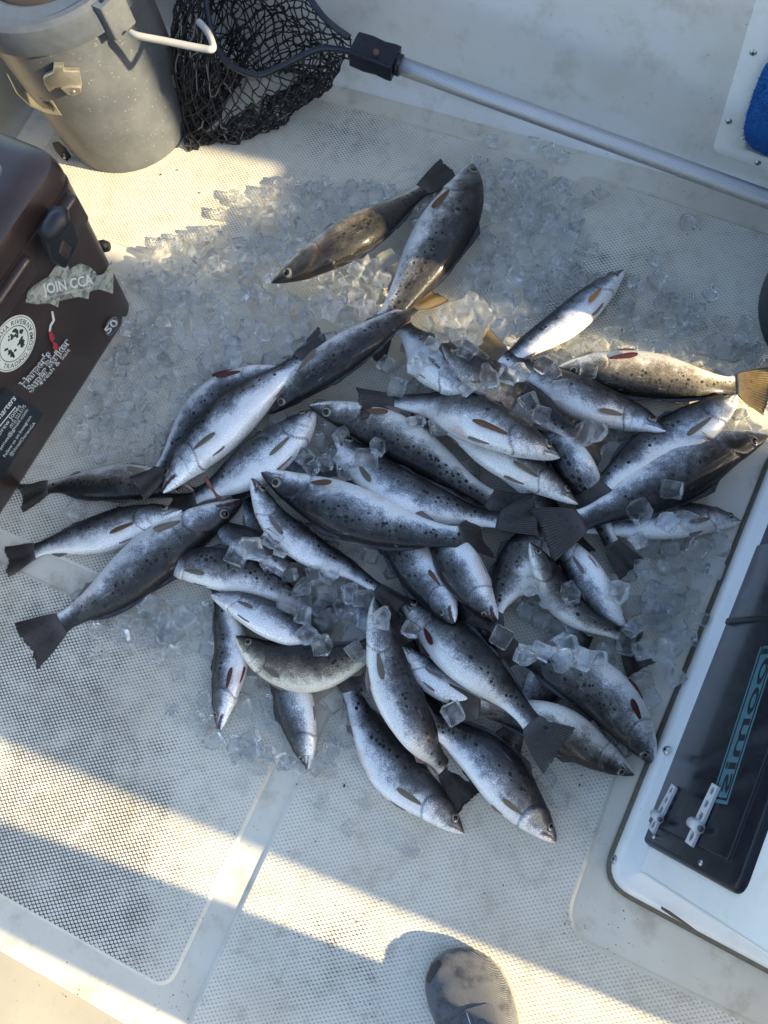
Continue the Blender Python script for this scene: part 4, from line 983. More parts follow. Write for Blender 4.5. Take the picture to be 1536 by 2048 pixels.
    if gape:   # lining of the open mouth
        def fm(x, y):
            a = (x-.5)*2; s_ = y*sm_len*.97; t_, Dd, Lv = frame(s_*(1-TAILF)); c_ = cen(s_*(1-TAILF)); jl = vm0-.42*(s_/.11)
            hv = smooth_interp(s_, HV)*D; hw = smooth_interp(s_, HW)*D*.80; f_ = (1-s_/sm_len)*math.tan(R(gape))*sm_len*BL
            return c_+Dd*(jl*hv-f_*.30+a*f_*.36)+Lv*(hw*(.45+.25*(1-abs(a)))), Lv, (s_, a)
        sheet('mouth_lining', 7, 10, fm, M_MOUTH, thick=.0003)
    # ---- leave it in the height field
    tree = []
    for k in range(60):
        s_ = k/59; c_ = cen(s_); sb = s_/(1-TAILF)
        if sb <= 1: hd, hw = (smooth_interp(sb, HD)+smooth_interp(sb, HV))/2*D, smooth_interp(sb, HW)*D*fat
        else: hd, hw = .165*D+(.34*D)*(sb-1)/.18, .003
        if roll: 
            cr_, sr_ = abs(math.cos(R(roll))), abs(math.sin(R(roll))); hd, hw = hd*cr_+hw*sr_, hw*cr_+hd*sr_*.8
        tree.append((c_, hd, hw))
    for c_, hd, hw in tree:
        i0, i1 = int((c_.x-hd-GX0)/GS), int((c_.x+hd-GX0)/GS)+1; j0, j1 = int((c_.y-hd-GY0)/GS), int((c_.y+hd-GY0)/GS)+1
        i0, j0 = max(0, i0), max(0, j0)
        sub = HF[j0:j1, i0:i1]; d2 = ((XX[j0:j1, i0:i1]-c_.x)**2+(YY[j0:j1, i0:i1]-c_.y)**2)/(hd*hd)
        z = np.where(d2 < 1, c_.z+hw*np.sqrt(np.maximum(0, 1-d2))*.88, 0); HF[j0:j1, i0:i1] = np.maximum(sub, z)
    ALL_FISH.append([(c_.x, c_.y, c_.z, hd, hw) for c_, hd, hw in tree]); return root
FISH = [  # leading entries are added fillers, skin darkened to stand for shade in gaps
 dict(p=[(1190, 1240), (1130, 1310), (1075, 1390), (1030, 1460), (1000, 1510)], d=96, b=(.7, .4), r=0, l='shade-dark filler trout under the wide-eyed one and the fan-tailed one', dark=.5, spots=.6, pec=None, pelv=False),
 dict(p=[(700, 1180), (760, 1240), (820, 1310), (870, 1380)], d=90, b=(.7, -.5), r=0, l='shade-dark filler trout behind the head of the nose-up fish', dark=.55, spots=.5, pec=None, pelv=False),
 dict(p=[(1210, 880), (1140, 930), (1080, 990), (1030, 1050)], d=90, b=(-.6, -.6), r=0, l='shade-dark filler trout wedged below the black spotted one in the right half', dark=.55, spots=.5, pec=None, pelv=False),
 dict(p=[(560, 905), (620, 945), (690, 1000), (740, 1050), (790, 1085)], d=90, b=(.4, -.8), r=0, l='shade-black filler trout deep in the gap between the central fish and the ice', dark=.7, spots=.3, pec=None, pelv=False),
 dict(p=[(600, 1190), (560, 1120), (520, 1050), (490, 1000), (470, 950)], d=84, b=(.8, .2), r=0, l='shade-dark filler trout deep under the heads of the two touching fish', dark=.6, spots=.3, pec=None, pelv=False),
 dict(p=[(880, 760), (960, 850), (1060, 960), (1120, 1060), (1160, 1130)], d=110, b=(.7, -.5), r=0, l='shade-dark filler trout underneath the middle of the heap, hardly showing', dark=.55, spots=.5, pec=None, pelv=False),
 dict(p=[(1000, 1330), (960, 1240), (930, 1150), (930, 1060), (960, 980)], d=110, b=(-.8, .2), r=0, l='buried shade-dark filler trout behind the two gaping mouths', dark=.55, spots=.5, pec=None, pelv=False),
 dict(p=[(780, 1330), (850, 1430), (930, 1500), (990, 1540)], d=90, b=(.7, -.6), r=0, l='shade-dark filler trout between the nose-up fish and the fan-tailed one', dark=.55, spots=.5, pec=None, pelv=False),
 # points snout -> tail tip (photo pixels), depth px, direction of the back, roll, label, options
 dict(p=[(543, 566), (622, 524), (715, 470), (795, 415), (850, 376), (915, 330)], d=104, b=(.5, .8), r=-6, l='dark olive trout with white belly line half under the biggest grey trout at the top', tone=.85, dark=.2, pec=None, spots=.85, dorsal=1.2, lift=.014),
 dict(p=[(1246, 540), (1190, 592), (1125, 648), (1055, 694), (985, 742), (930, 790)], d=88, b=(-.6, -.7), r=24, l='silver trout pointing up right with orange fin and sunlit white belly', pec='bright', spots=.35, gape=6),
 dict(p=[(955, 798), (905, 752), (850, 700), (800, 650), (770, 615)], d=120, b=(.6, -.7), r=8, l='half buried blue-grey spotted trout under ice right of the topmost trout tail', spots=.75),
 dict(p=[(390, 985), (300, 968), (200, 968), (110, 972), (70, 985), (30, 1000)], d=88, b=(.05, 1), r=-8, l='trout with white top edge and dark spotted underside, its tail behind the cooler', tone=.5, spots=.7, dark=.15),
 dict(p=[(437, 1458), (450, 1380), (462, 1300), (450, 1230), (432, 1165), (420, 1120)], d=84, b=(-1, .1), r=12, l='trout hanging head down at the left with one wine-red fin and open mouth', pec='red', spots=.75, gape=11),
 dict(p=[(617, 1538), (602, 1470), (585, 1400), (568, 1330), (556, 1260), (550, 1210)], d=90, b=(-1, .2), r=6, l='plain violet-grey trout head pointing down below the golden brown trout', spots=.0, pec=None),
 dict(p=[(432, 1046), (470, 1072), (520, 1100), (575, 1135), (620, 1165)], d=74, b=(.5, -.8), r=6, l='small dark-backed trout half hidden in ice between two bigger fish', dark=.35, spots=.3, pec=None, pelv=False),
 dict(p=[(1108, 1072), (1150, 1125), (1195, 1195), (1235, 1255), (1262, 1305), (1290, 1350)], d=92, b=(-1, .35), r=42, l='pale trout lying belly up beside the torn brown tail on the right', spots=.2, pec='pink'),
 dict(p=[(1098, 1035), (1060, 1095), (1022, 1160), (985, 1225), (965, 1270)], d=112, b=(-.8, -.5), r=8, l='upside-down trout below the dark forked tail with its head at the top right', tone=.35, pec='tan', spots=.25),
 dict(p=[(585, 742), (510, 757), (430, 795), (372, 855), (330, 925), (305, 955), (262, 985)], d=84, b=(.4, .8), r=-4, l='thin curved trout with one red fin on top, leftmost of the upper three', pec='red', spots=.45),
 dict(p=[(328, 1136), (400, 1130), (480, 1148), (560, 1182), (630, 1222), (680, 1250)], d=98, b=(.2, -1), r=0, l='blunt-headed spotted trout pointing left with its tail buried in ice', spots=.85, tone=.2),
 dict(p=[(800, 1290), (860, 1350), (935, 1385), (1010, 1400), (1080, 1410)], d=90, b=(.3, -1), r=46, l='white-bellied trout mostly hidden beneath the long fish with the dark fan tail', spots=.1, pec='pink'),
 dict(p=[(1268, 1550), (1195, 1508), (1105, 1452), (1020, 1425), (940, 1415), (880, 1405)], d=104, b=(-.3, 1), r=4, l='bronze-headed trout touching the locker seam just below a wide-eyed trout', tone=.5, spots=.6, pec=None),
 dict(p=[(1482, 1043), (1410, 1036), (1320, 1042), (1230, 1052), (1150, 1055), (1100, 1050)], d=88, b=(0, -1), r=16, l='silver trout pointing right against the white locker edge with a tan fin', spots=.15),
 dict(p=[(1050, 830), (1105, 880), (1150, 935), (1185, 1000), (1212, 1062), (1232, 1100), (1275, 1150)], d=84, b=(-.8, .4), r=14, l='long thin trout running down from the middle with a spotted dark tail at lower right', spots=.75, pec=None),
 dict(p=[(885, 690), (950, 742), (1030, 792), (1100, 840), (1150, 870), (1215, 910)], d=92, b=(.5, -.8), r=-8, l='almost black spotted trout beneath the blue-backed one, strewn with ice', dark=.5, tone=.4, spots=.7, pec=None),
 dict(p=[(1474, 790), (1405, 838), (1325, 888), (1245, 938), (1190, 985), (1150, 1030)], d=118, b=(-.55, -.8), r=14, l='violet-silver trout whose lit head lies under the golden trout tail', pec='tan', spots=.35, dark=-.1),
 dict(p=[(945, 328), (925, 400), (882, 478), (830, 555), (785, 620), (752, 665), (715, 720)], d=138, b=(.8, .4), r=-6, l='biggest grey-brown trout pointing up with its head at the top of the heap', tone=.4, dark=.05, pec='orange', spots=.55, fat=1.0),
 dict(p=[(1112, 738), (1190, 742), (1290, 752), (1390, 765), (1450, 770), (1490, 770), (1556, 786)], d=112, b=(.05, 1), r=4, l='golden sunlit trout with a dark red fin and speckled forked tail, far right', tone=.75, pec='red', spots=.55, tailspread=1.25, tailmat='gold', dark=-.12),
 dict(p=[(422, 1188), (490, 1212), (565, 1255), (640, 1290), (700, 1300), (740, 1300)], d=88, b=(.4, -1), r=40, l='bright white trout rolled on its side between the ice and a golden brown trout', spots=.0, pec='tan'),
 dict(p=[(630, 818), (580, 872), (510, 925), (440, 970), (375, 1000), (330, 1025)], d=114, b=(-.6, -.7), r=10, l='silver trout pointing up right with a strip of red flesh on it', spots=.55, pec='tan'),
 dict(p=[(484, 1004), (400, 1052), (315, 1112), (225, 1180), (150, 1228), (105, 1258), (38, 1302)], d=126, b=(.55, .8), r=6, l='large steel-blue trout with a wide fan tail on the bare mat at left', spots=.45, gape=8, tailspread=1.15, pec='tan', dark=.12),
 dict(p=[(364, 1020), (290, 1038), (200, 1066), (125, 1085), (85, 1096), (2, 1128)], d=98, b=(-.1, -1), r=12, l='trout with dull orange fins, its dark tail just touching the left picture edge', spots=.25, pec='orange', tone=.15),
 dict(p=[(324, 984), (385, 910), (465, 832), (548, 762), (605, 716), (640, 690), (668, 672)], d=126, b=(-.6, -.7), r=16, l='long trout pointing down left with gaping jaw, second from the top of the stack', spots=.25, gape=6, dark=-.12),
 dict(p=[(1290, 1282), (1225, 1262), (1160, 1232), (1115, 1185), (1085, 1130), (1060, 1085)][::-1], d=82, b=(.9, -.4), r=-8, l='spotted trout tail end with ragged brown fin lying over the belly-up fish', spots=.8, tone=.55, pec=None, pelv=False),
 dict(p=[(927, 1666), (862, 1602), (782, 1532), (728, 1445), (702, 1375), (690, 1310)], d=112, b=(.8, -.5), r=8, l='curved trout at the bottom with a silver face, left of the two lowest', spots=.5, pec='tan', dark=.0),
 dict(p=[(1112, 1682), (1052, 1612), (985, 1530), (915, 1478), (850, 1442), (800, 1420)], d=122, b=(.7, -.6), r=8, l='plump dark-backed trout lowest of all in the heap, jaw slightly open', spots=.4, dark=.1, gape=4),
 dict(p=[(798, 1192), (860, 1245), (940, 1322), (1018, 1395), (1068, 1452), (1092, 1480), (1132, 1512)], d=118, b=(.7, -.6), r=0, l='long trout running down right to a ragged dark fan tail', spots=.55, pec='red', tone=.25, tailspread=1.2),
 dict(p=[(990, 1243), (940, 1172), (900, 1105), (872, 1045), (850, 1000)], d=104, b=(-.9, .4), r=14, l='gaping trout with an orange throat, right one of the two open mouths', gape=15, pec=None, spots=.2),
 dict(p=[(906, 1247), (868, 1180), (812, 1110), (755, 1058), (710, 1010)], d=104, b=(-.8, .5), r=12, l='gaping trout with a thin orange fin, left one of the two open mouths', gape=9, pec='orange', spots=.5, pecup=.7),
 dict(p=[(1308, 1528), (1252, 1440), (1185, 1372), (1105, 1328), (1040, 1308), (990, 1300)], d=128, b=(-.5, .9), r=6, l='wide-eyed trout nosing the white locker with raised red fins', pec='red', spots=.65, pecup=.4, tone=.15),
 dict(p=[(618, 812), (690, 832), (775, 868), (860, 918), (940, 972), (1010, 1012), (1065, 1030)], d=106, b=(-.5, .9), r=4, l='trout with brown shoulder patch and dense spots crossing the centre of the heap', tone=.4, spots=.85, pec='orange'),
 dict(p=[(1156, 1008), (1090, 962), (1005, 912), (925, 868), (860, 838), (815, 815)], d=94, b=(.4, -.9), r=16, l='slim greenish trout with greyish fins directly below the orange-finned one', tone=.3, spots=.05, pec='tan'),
 dict(p=[(673, 866), (728, 930), (800, 982), (890, 1018), (975, 1038), (1025, 1036), (1088, 1026)], d=112, b=(.6, -.8), r=12, l='trout with a pale open-mouthed face in the centre, tail reaching the dark fork', gape=7, pec='tan', spots=.55),
 dict(p=[(1332, 862), (1262, 832), (1170, 798), (1082, 755), (1015, 718), (985, 700), (944, 674)], d=98, b=(.4, -.9), r=2, l='blue-backed trout whose yellowish tail tip catches the sun', pec='tan', spots=.6, dark=.05, tailmat='gold'),
 dict(p=[(1120, 915), (1050, 882), (965, 842), (880, 815), (800, 804), (765, 805), (702, 808)], d=112, b=(.15, -1), r=10, l='mottled silver trout with an orange side fin and short black tail', pec='orange', spots=.1, tone=.2),
 dict(p=[(504, 955), (548, 1038), (622, 1100), (705, 1145), (765, 1185), (815, 1225)], d=84, b=(.8, -.6), r=30, l='narrow white-bellied trout hugging the left side of the large central one', spots=.3, pec='pink', gape=5),
 dict(p=[(472, 1272), (535, 1315), (620, 1335), (700, 1318), (765, 1275), (815, 1235)], d=112, b=(.1, -1), r=-6, l='golden brown trout bent upwards with its fins splayed below', tone=.9, spots=.6, dark=.1, pec='tan'),
 dict(p=[(748, 1196), (764, 1270), (788, 1368), (838, 1468), (882, 1528), (912, 1562), (956, 1612)], d=108, b=(.9, -.3), r=10, l='trout standing nose up in the lower middle above the two lowest fish', spots=.45, pec='tan', tone=.2),
 dict(p=[(1536, 872), (1445, 902), (1345, 958), (1245, 1005), (1172, 1036), (1135, 1050), (1066, 1074)], d=134, b=(.45, .9), r=-6, l='large dark trout reaching the right edge with one fin standing up', dark=.32, spots=.4, pec='pink', pecup=.9, tailspread=1.2),
 dict(p=[(520, 942), (600, 984), (700, 1026), (800, 1056), (880, 1070), (922, 1073), (976, 1073)], d=128, b=(-.3, 1), r=-2, l='large central trout lying over everything with a squared black tail', spots=.5, pec='orange', pecup=.2, dark=-.02),
 dict(p=[(538, 828), (605, 768), (692, 706), (768, 652), (812, 622), (835, 605), (878, 572)], d=100, b=(.6, .75), r=-6, l='topmost trout with a black head and a sunlit orange tail', dark=.22, spots=.85, tone=.2, pec='tan', tailmat='gold', tailspread=1.1),
]
for i_, f_ in enumerate(FISH):
    kw = {k: v for k, v in f_.items() if k not in 'pdbrl'}
    if kw.get('tailmat') == 'gold': kw['tailmat'] = M_TAILSUN  # gold picks the tail colour with sunlight painted in
    make_fish(i_, f_['p'], f_['d'], f_['b'], f_['r'], f_['l'], **kw)
print('heap top', float(HF.max()))

# ------------------------------------------------------------------ ice
def ice_mat():
    t = NT('clear_ice'); L = t.t.links.new; n1 = t.noise(t.pos(), 45, 3, .6); n2 = t.noise(t.pos(), 260, 3, .6)
    bp_ = t.n('ShaderNodeBump'); bp_.inputs['Strength'].default_value = .5; bp_.inputs['Distance'].default_value = .0025; t.put(bp_.inputs['Height'], t.noise(t.pos(), 110, 3, .6, 1.2))
    gl = t.n('ShaderNodeBsdfGlass'); gl.inputs['IOR'].default_value = 1.31; gl.inputs['Color'].default_value = (.985, .995, 1, 1); gl.inputs['Roughness'].default_value = .02; L(bp_.outputs[0], gl.inputs['Normal'])
    tr = t.n('ShaderNodeBsdfTransparent'); tr.inputs[0].default_value = (.98, .99, 1, 1)
    m1 = t.n('ShaderNodeMixShader'); m1.inputs[0].default_value = .22; L(gl.outputs[0], m1.inputs[1]); L(tr.outputs[0], m1.inputs[2])
    df = t.n('ShaderNodeBsdfTranslucent'); df.inputs[0].default_value = (.95, .96, .96, 1); d2 = t.n('ShaderNodeBsdfDiffuse'); d2.inputs[0].default_value = (.92, .94, .95, 1)
    md = t.n('ShaderNodeMixShader'); md.inputs[0].default_value = .5; L(df.outputs[0], md.inputs[1]); L(d2.outputs[0], md.inputs[2])
    m2 = t.n('ShaderNodeMixShader'); t.put(m2.inputs[0], t.step(n1, .45, .75, .02, .30)); L(m1.outputs[0], m2.inputs[1]); L(md.outputs[0], m2.inputs[2])
    lw = t.n('ShaderNodeLayerWeight'); lw.inputs[0].default_value = .5; L(bp_.outputs[0], lw.inputs['Normal'])
    gs = t.n('ShaderNodeBsdfGlossy'); gs.inputs['Roughness'].default_value = .08; gs.inputs[0].default_value = (1, 1, 1, 1); L(bp_.outputs[0], gs.inputs['Normal'])
    me_ = t.n('ShaderNodeMixShader'); me_.inputs[0].default_value = .45; L(gs.outputs[0], me_.inputs[1]); L(md.outputs[0], me_.inputs[2])
    m3 = t.n('ShaderNodeMixShader'); t.put(m3.inputs[0], t.step(lw.outputs['Facing'], .62, .98, 0, .75)); L(m2.outputs[0], m3.inputs[1]); L(me_.outputs[0], m3.inputs[2])  # white rim by view angle stands in for internal reflection
    L(m3.outputs[0], t.out.inputs[0]); return t.m
M_ICE = ice_mat()
def ice_mesh(seed):
    r_ = random.Random(seed); bm = bmesh.new(); bmesh.ops.create_cube(bm, size=1)
    a, b, c = r_.uniform(.85, 1.1), r_.uniform(.8, 1.05), r_.uniform(.55, .95)
    for v in bm.verts: v.co = Vector((v.co.x*a*(1+r_.uniform(-.12, .12)), v.co.y*b*(1+r_.uniform(-.12, .12)), v.co.z*c*(1+r_.uniform(-.15, .15))))
    if seed % 3 == 1:   # a chipped corner
        no = Vector((r_.uniform(-1, 1), r_.uniform(-1, 1), r_.uniform(-.6, 1))).normalized(); g = bm.verts[:]+bm.edges[:]+bm.faces[:]
        ret = bmesh.ops.bisect_plane(bm, geom=g, plane_co=no*.28, plane_no=no, clear_outer=True)
        bmesh.ops.contextual_create(bm, geom=[e for e in ret['geom_cut'] if isinstance(e, bmesh.types.BMEdge)])
    bmesh.ops.bevel(bm, geom=bm.edges[:], offset=r_.uniform(.08, .17), segments=3, affect='EDGES', profile=.6)
    bmesh.ops.triangulate(bm, faces=[f for f in bm.faces if len(f.verts) > 4])
    bmesh.ops.subdivide_edges(bm, edges=[e for e in bm.edges if e.calc_length() > .35], cuts=1, use_grid_fill=True)
    o_ = Vector((seed*3.1, 0, 0))
    for v in bm.verts:
        n_ = noise.noise_vector(v.co*1.8+o_)*.07; v.co += n_
        if seed % 3 == 0 and v.co.z > 0: v.co.z -= .22*max(0, 1-(v.co.x**2+v.co.y**2)*5)   # moulded dimple
    bmesh.ops.recalc_face_normals(bm, faces=bm.faces)
    me = bpy.data.meshes.new('ice_cube'); bm.to_mesh(me); bm.free(); me.polygons.foreach_set('use_smooth', [True]*len(me.polygons)); me.materials.append(M_ICE); return me
ICEM = [ice_mesh(k) for k in range(14)]
ri_ = random.Random(21); cand = []
def inpic(x, y, z):
    u, v = Q((x, y, z)); return -60 < u < 1600 and -60 < v < 2110
def rotm(r_): 
    from mathutils import Euler
    return Euler((r_.choice([0, math.pi/2, math.pi])+r_.gauss(0, .35), r_.gauss(0, .35), r_.uniform(0, 6.28))).to_matrix()
occ = {}
def free(x, y, lay, dmin):
    k = (int(x/.03), int(y/.03))
    for i in (-1, 0, 1):
        for j in (-1, 0, 1):
            for (a, b) in occ.get((k[0]+i, k[1]+j, lay), ()):
                if (a-x)**2+(b-y)**2 < dmin*dmin: return False
    occ.setdefault((k[0], k[1], lay), []).append((x, y)); return True
def ok_place(x, y):       # not inside cooler, locker
    a, b = (np.array([x, y])-K0[:2])@ke, (np.array([x, y])-K0[:2])@kn
    if b < .02 and a < .02: return False
    a, b = (np.array([x, y])-E1)@c1, (np.array([x, y])-E1)@c2
    if b > -.016 and -.02 < a < .85: return False
    if (x-tubc[0])**2+(y-tubc[1])**2 < .20**2: return False
    return True
for tr_ in range(26000):
    x, y = ri_.uniform(-.95, .62), ri_.uniform(-.25, 1.15); i = int((x-GX0)/GS); j = int((y-GY0)/GS); h = ICEH[j, i]
    if h <= .002 or not ok_place(x, y): continue
    lay = 1 if (h > .030 and ri_.random() < .60) else 0
    sz = ri_.uniform(.024, .037)*(.85 if h < .014 else 1)
    edge = min(1, h/.022)
    if ri_.random() > edge*.9+.12: continue
    if not free(x, y, lay, sz*(.84 if lay else .90)): continue
    z = sz*.42+.004 if lay == 0 else max(sz*.5+.006, h-sz*.15)
    # keep below fish: only where no fish covers, or peeking
    top = HF[j, i]
    covered = top > z+sz*.5
    if covered and ri_.random() < .85: continue
    cand.append((x, y, z, sz, 0))
# cubes lying on top of the fish, as in the photograph
ONTOP = [(600, 1188, 6, 46), (650, 1180, 5, 30), (560, 1120, 3, 24), (650, 1235, 16, 75), (700, 1230, 12, 60), (640, 1160, 6, 30), (1180, 1330, 5, 40), (1300, 1180, 16, 70), (1085, 1225, 7, 40), (1330, 1250, 8, 50), (1330, 1080, 10, 60), (345, 1255, 8, 40), (1250, 1290, 10, 70), (760, 880, 3, 20), (495, 1095, 2, 12), (535, 1095, 3, 20), (720, 570, 10, 60), (670, 600, 9, 50), (640, 560, 5, 34), (710, 540, 4, 30), (880, 700, 6, 60), (830, 735, 5, 40), (960, 725, 5, 46), (1000, 760, 4, 40), (1080, 735, 2, 14), (1110, 760, 2, 20), (1180, 740, 1, 6), (700, 900, 5, 36), (620, 900, 6, 40), (650, 920, 4, 30), (1090, 820, 4, 40), (1170, 870, 3, 26), (1060, 1200, 5, 40), (1130, 1190, 3, 30),
         (920, 1430, 3, 30), (850, 840, 3, 30), (1070, 1290, 5, 40), (1120, 1310, 3, 26), (940, 690, 4, 30), (470, 1110, 1, 10), (820, 1260, 1, 10), (640, 870, 2, 18), (550, 1100, 2, 14), (1010, 1010, 0, 10), (760, 560, 3, 20), (150, 1025, 1, 2)]
for u, v, k_, sp_r in ONTOP:
    for _ in range(k_):
        uu, vv = u+ri_.gauss(0, sp_r*.5), v+ri_.gauss(0, sp_r*.5); z = .08
        sz = ri_.uniform(.024, .035)
        for __ in range(4):
            p_ = P(uu, vv, z); z = hf_at(p_[0], p_[1], .006, 60)+sz*.42
        p_ = P(uu, vv, z)
        if free(p_[0], p_[1], 2, sz*.75): cand.append((float(p_[0]), float(p_[1]), float(z), sz, 1))
# stray cubes on bare deck, placed where the photograph has them
STRAY = [(1065, 290), (1098, 305), (1130, 318), (1120, 372), (1105, 425), (1205, 385), (1150, 460), (1375, 445), (1310, 520), (1420, 590), (1340, 600), (1260, 620), (300, 560), (270, 690), (160, 1195), (300, 1235), (330, 1275), (360, 1350), (700, 1655), (826, 1695), (520, 1535), (580, 1525), (660, 1540), (1120, 1600), (1095, 1560), (1410, 905), (985, 285),
         (440, 430), (530, 385), (560, 370), (200, 1310), (345, 1420), (1440, 640), (1490, 650), (730, 1600), (610, 1490), (1480, 700), (470, 395), (1180, 400), (1500, 705), (1380, 640), (1300, 640), (640, 1600), (500, 1500)]
stray = []
for u, v in STRAY:
    sz = ri_.uniform(.022, .028); p_ = P(u, v, sz*.36); j = int((p_[1]-GY0)/GS); i = int((p_[0]-GX0)/GS)
    if HF[j, i] < .03 and ok_place(p_[0], p_[1]): stray.append((float(p_[0]), float(p_[1]), sz*.34+.004, sz, 0))
print('ice', len(cand), len(stray))
def near(c): return -(c[2]*4)+math.dist((c[0], c[1], c[2]), (0, 0, CAMH))/c[3]*.01
cand.sort(key=near)
NIND = max(0, 296-len(stray))
for k, (x, y, z, sz, onf) in enumerate(stray+cand[:NIND]):
    o_ = bpy.data.objects.new('ice_cube', ICEM[ri_.randrange(14)]); COL.objects.link(o_)
    m_ = rotm(ri_) if k >= len(stray) else Matrix.Rotation(ri_.uniform(0, 6.28), 3, 'Z')
    o_.matrix_world = Matrix.Translation((x, y, z)) @ m_.to_4x4() @ Matrix.Scale(sz, 4)
    if k < len(stray): tag(o_, 'clear melting ice cube lying loose on the speckled deck away from the heap', 'ice cube', 'loose ice cubes on the deck')
    elif onf: tag(o_, 'clear ice cube lying on top of the trout or in a gap between them', 'ice cube', 'ice cubes on top of the trout')
    else: tag(o_, 'clear melting ice cube in the heap around the trout', 'ice cube', 'ice cubes heaped around the trout')
VSl, FSl = [], []; kk = 0
arrs = []
for me in ICEM:
    co = np.array([v.co[:] for v in me.vertices]); fa = [tuple(p.vertices) for p in me.polygons]; arrs.append((co, fa))
for (x, y, z, sz, onf) in cand[NIND:]:
    co, fa = arrs[ri_.randrange(14)]; m_ = np.array(rotm(ri_)); c_ = (co@m_.T)*sz+np.array([x, y, z]); VSl.append(c_); FSl += [tuple(i+kk for i in f) for f in fa]; kk += len(co)
if VSl:
    o_ = pyobj('ice_heap', np.concatenate(VSl).tolist(), FSl, M_ICE); tag(o_, 'bed of clear ice cubes spread under and around the trout', 'ice', None, 'stuff')

# ------------------------------------------------------------------ strip of flesh on a trout, dirt crumbs
zf = hf_at(*P(425, 978, .1)[:2], .01, 80)
o_ = tube('flesh_strip', catmull([P(412, 955, zf+.008), P(418, 968, zf+.007), P(428, 980, zf+.004), P(438, 996, zf+.001)], 5), .0042, simple('flesh', (.20, .07, .05), .4, 0, .4, 200, .4), None, 10)
tag(o_, 'short strip of red-brown flesh lying on a silver trout', 'fish scrap')
vs, fs = [], []; rc_ = random.Random(8)
CR = [(625, 1548, 3), (1150, 1330, 2), (1388, 455, 3), (690, 1590, 1), (590, 1700, 4), (960, 265, 8), (1040, 130, 18), (1205, 300, 6), (700, 1830, 10), (640, 1900, 14), (1180, 1560, 2), (980, 1690, 8), (160, 1990, 10), (800, 1750, 10), (1220, 1900, 12), (1160, 1850, 10), (340, 2000, 22), (300, 2010, 10), (380, 1830, 10), (740, 2020, 8), (1260, 1840, 10), (350, 360, 3), (350, 1760, 6), (1000, 1780, 10), (490, 1650, 8)]
for u, v, n_ in CR:
    for _ in range(n_):
        p_ = P(u+rc_.gauss(0, 30), v+rc_.gauss(0, 20), .004); s_ = rc_.uniform(.0004, .0014)*(2.2 if n_ < 4 else 1)
        if not ok_place(p_[0], p_[1]): continue
        k = len(vs); h_ = .0048
        for a in range(5): vs.append((p_[0]+s_*math.cos(a*1.256)*rc_.uniform(.5, 1.2), p_[1]+s_*math.sin(a*1.256)*rc_.uniform(.5, 1.2), h_))
        vs.append((p_[0], p_[1], h_+s_*.7)); fs += [(k+a, k+(a+1) % 5, k+5) for a in range(5)]
tag(pyobj('dirt_crumbs', vs, fs, simple('crumb', (.02, .018, .015), .9), None, False), 'dark crumbs of dirt scattered over the deck', 'dirt', None, 'stuff')
# ------------------------------------------------------------------ the person taking the picture: one shoe in view, the rest out of frame
t = NT('grey_knit'); p_ = t.pos(); ax1 = t.vmath('DOT_PRODUCT', p_, (.94*900, .34*900, 200)); ax2 = t.vmath('DOT_PRODUCT', p_, (-.34*900, .94*900, 100))
wv = t.math('MULTIPLY', t.math('SINE', t.math('MULTIPLY', ax1, 2.9)), t.math('SINE', t.math('MULTIPLY', ax2, 2.9))); st_ = t.noise(p_, 30, 4, .7); n2 = t.noise(p_, 90, 4, .7)
c = t.mix(t.step(wv, -.5, .7), (.085, .088, .098), (.23, .235, .25)); c = t.mix(t.step(st_, .45, .68, 0, .75), c, (.055, .055, .060)); c = t.mix(t.step(n2, .55, .75, 0, .5), c, (.15, .125, .09))
t.base(c, 1.0, 0, Specular_IOR_Level=.15); t.bump(wv, .7, .0010); M_KNIT = t.m
M_SOLE = simple('shoe_foam', (.20, .185, .155), .7, 0, .3, 90); M_TOE = simple('toe_patch', (.020, .021, .023), .6)
ft = P(886, 1908, .035)[:2]; fh = np.array([.152, -.665]); fa = (fh-ft)/np.linalg.norm(fh-ft); fb = np.array([-fa[1], fa[0]])     # toe -> heel, across
PE = thing('person', (float(fh[0]), float(fh[1]), 0), 'standing person of whom only the toe of one grey mesh shoe is in view', 'person')
def SH(a, b, z): p = ft+fa*a+fb*b; return (float(p[0]), float(p[1]), z)
LS = .285
def half(x):   # half width of the sole at share x from toe
    return np.interp(x, [0, .02, .06, .12, .2, .3, .4, .55, .7, .85, .95, 1], [.008, .026, .042, .054, .061, .063, .060, .050, .043, .040, .030, .008])
def foot_ring(k, inn, z0, zf):
    out = []; N = 30
    for i in range(N):
        x = .5-.5*math.cos(math.pi*i/(N-1)); out.append((x, 1))
    for i in range(N-2, 0, -1):
        x = .5-.5*math.cos(math.pi*i/(N-1)); out.append((x, -1))
    rr_ = []
    for x, s_ in out:
        w_ = float(half(x))*k; asym = .006*math.sin(math.pi*min(1, x*2)); rr_.append(SH((x-.5)*(LS-inn*2)+LS/2, s_*max(.0015, w_-inn)+asym, z0+zf(x)))
    return rr_
def top(x): return float(np.interp(x, [0, .05, .15, .3, .45, .6, .75, 1], [.030, .036, .046, .058, .074, .092, .098, .095]))
def fz(s_): return lambda x: .022+(top(x)-.022)*s_
shoe = loft('shoe', [foot_ring(1, .012, .0045, lambda x: .006*max(0, 1-x*6)), foot_ring(1.0, .001, .009, lambda x: .006*max(0, 1-x*5)), foot_ring(1.02, 0, .018, lambda x: .005*max(0, 1-x*5)), foot_ring(1.0, .001, .0215, lambda x: .004*max(0, 1-x*5))], M_SOLE, PE, cap0=True)
def shtop(a, b):   # height of the upper above the point (a along, b across)
    x = a/LS; w_ = float(half(min(1, max(0, x)))); q_ = min(1, abs(b)/max(w_, .001)); return .019+(top(x)-.019)*(1-q_**3.2)**.62
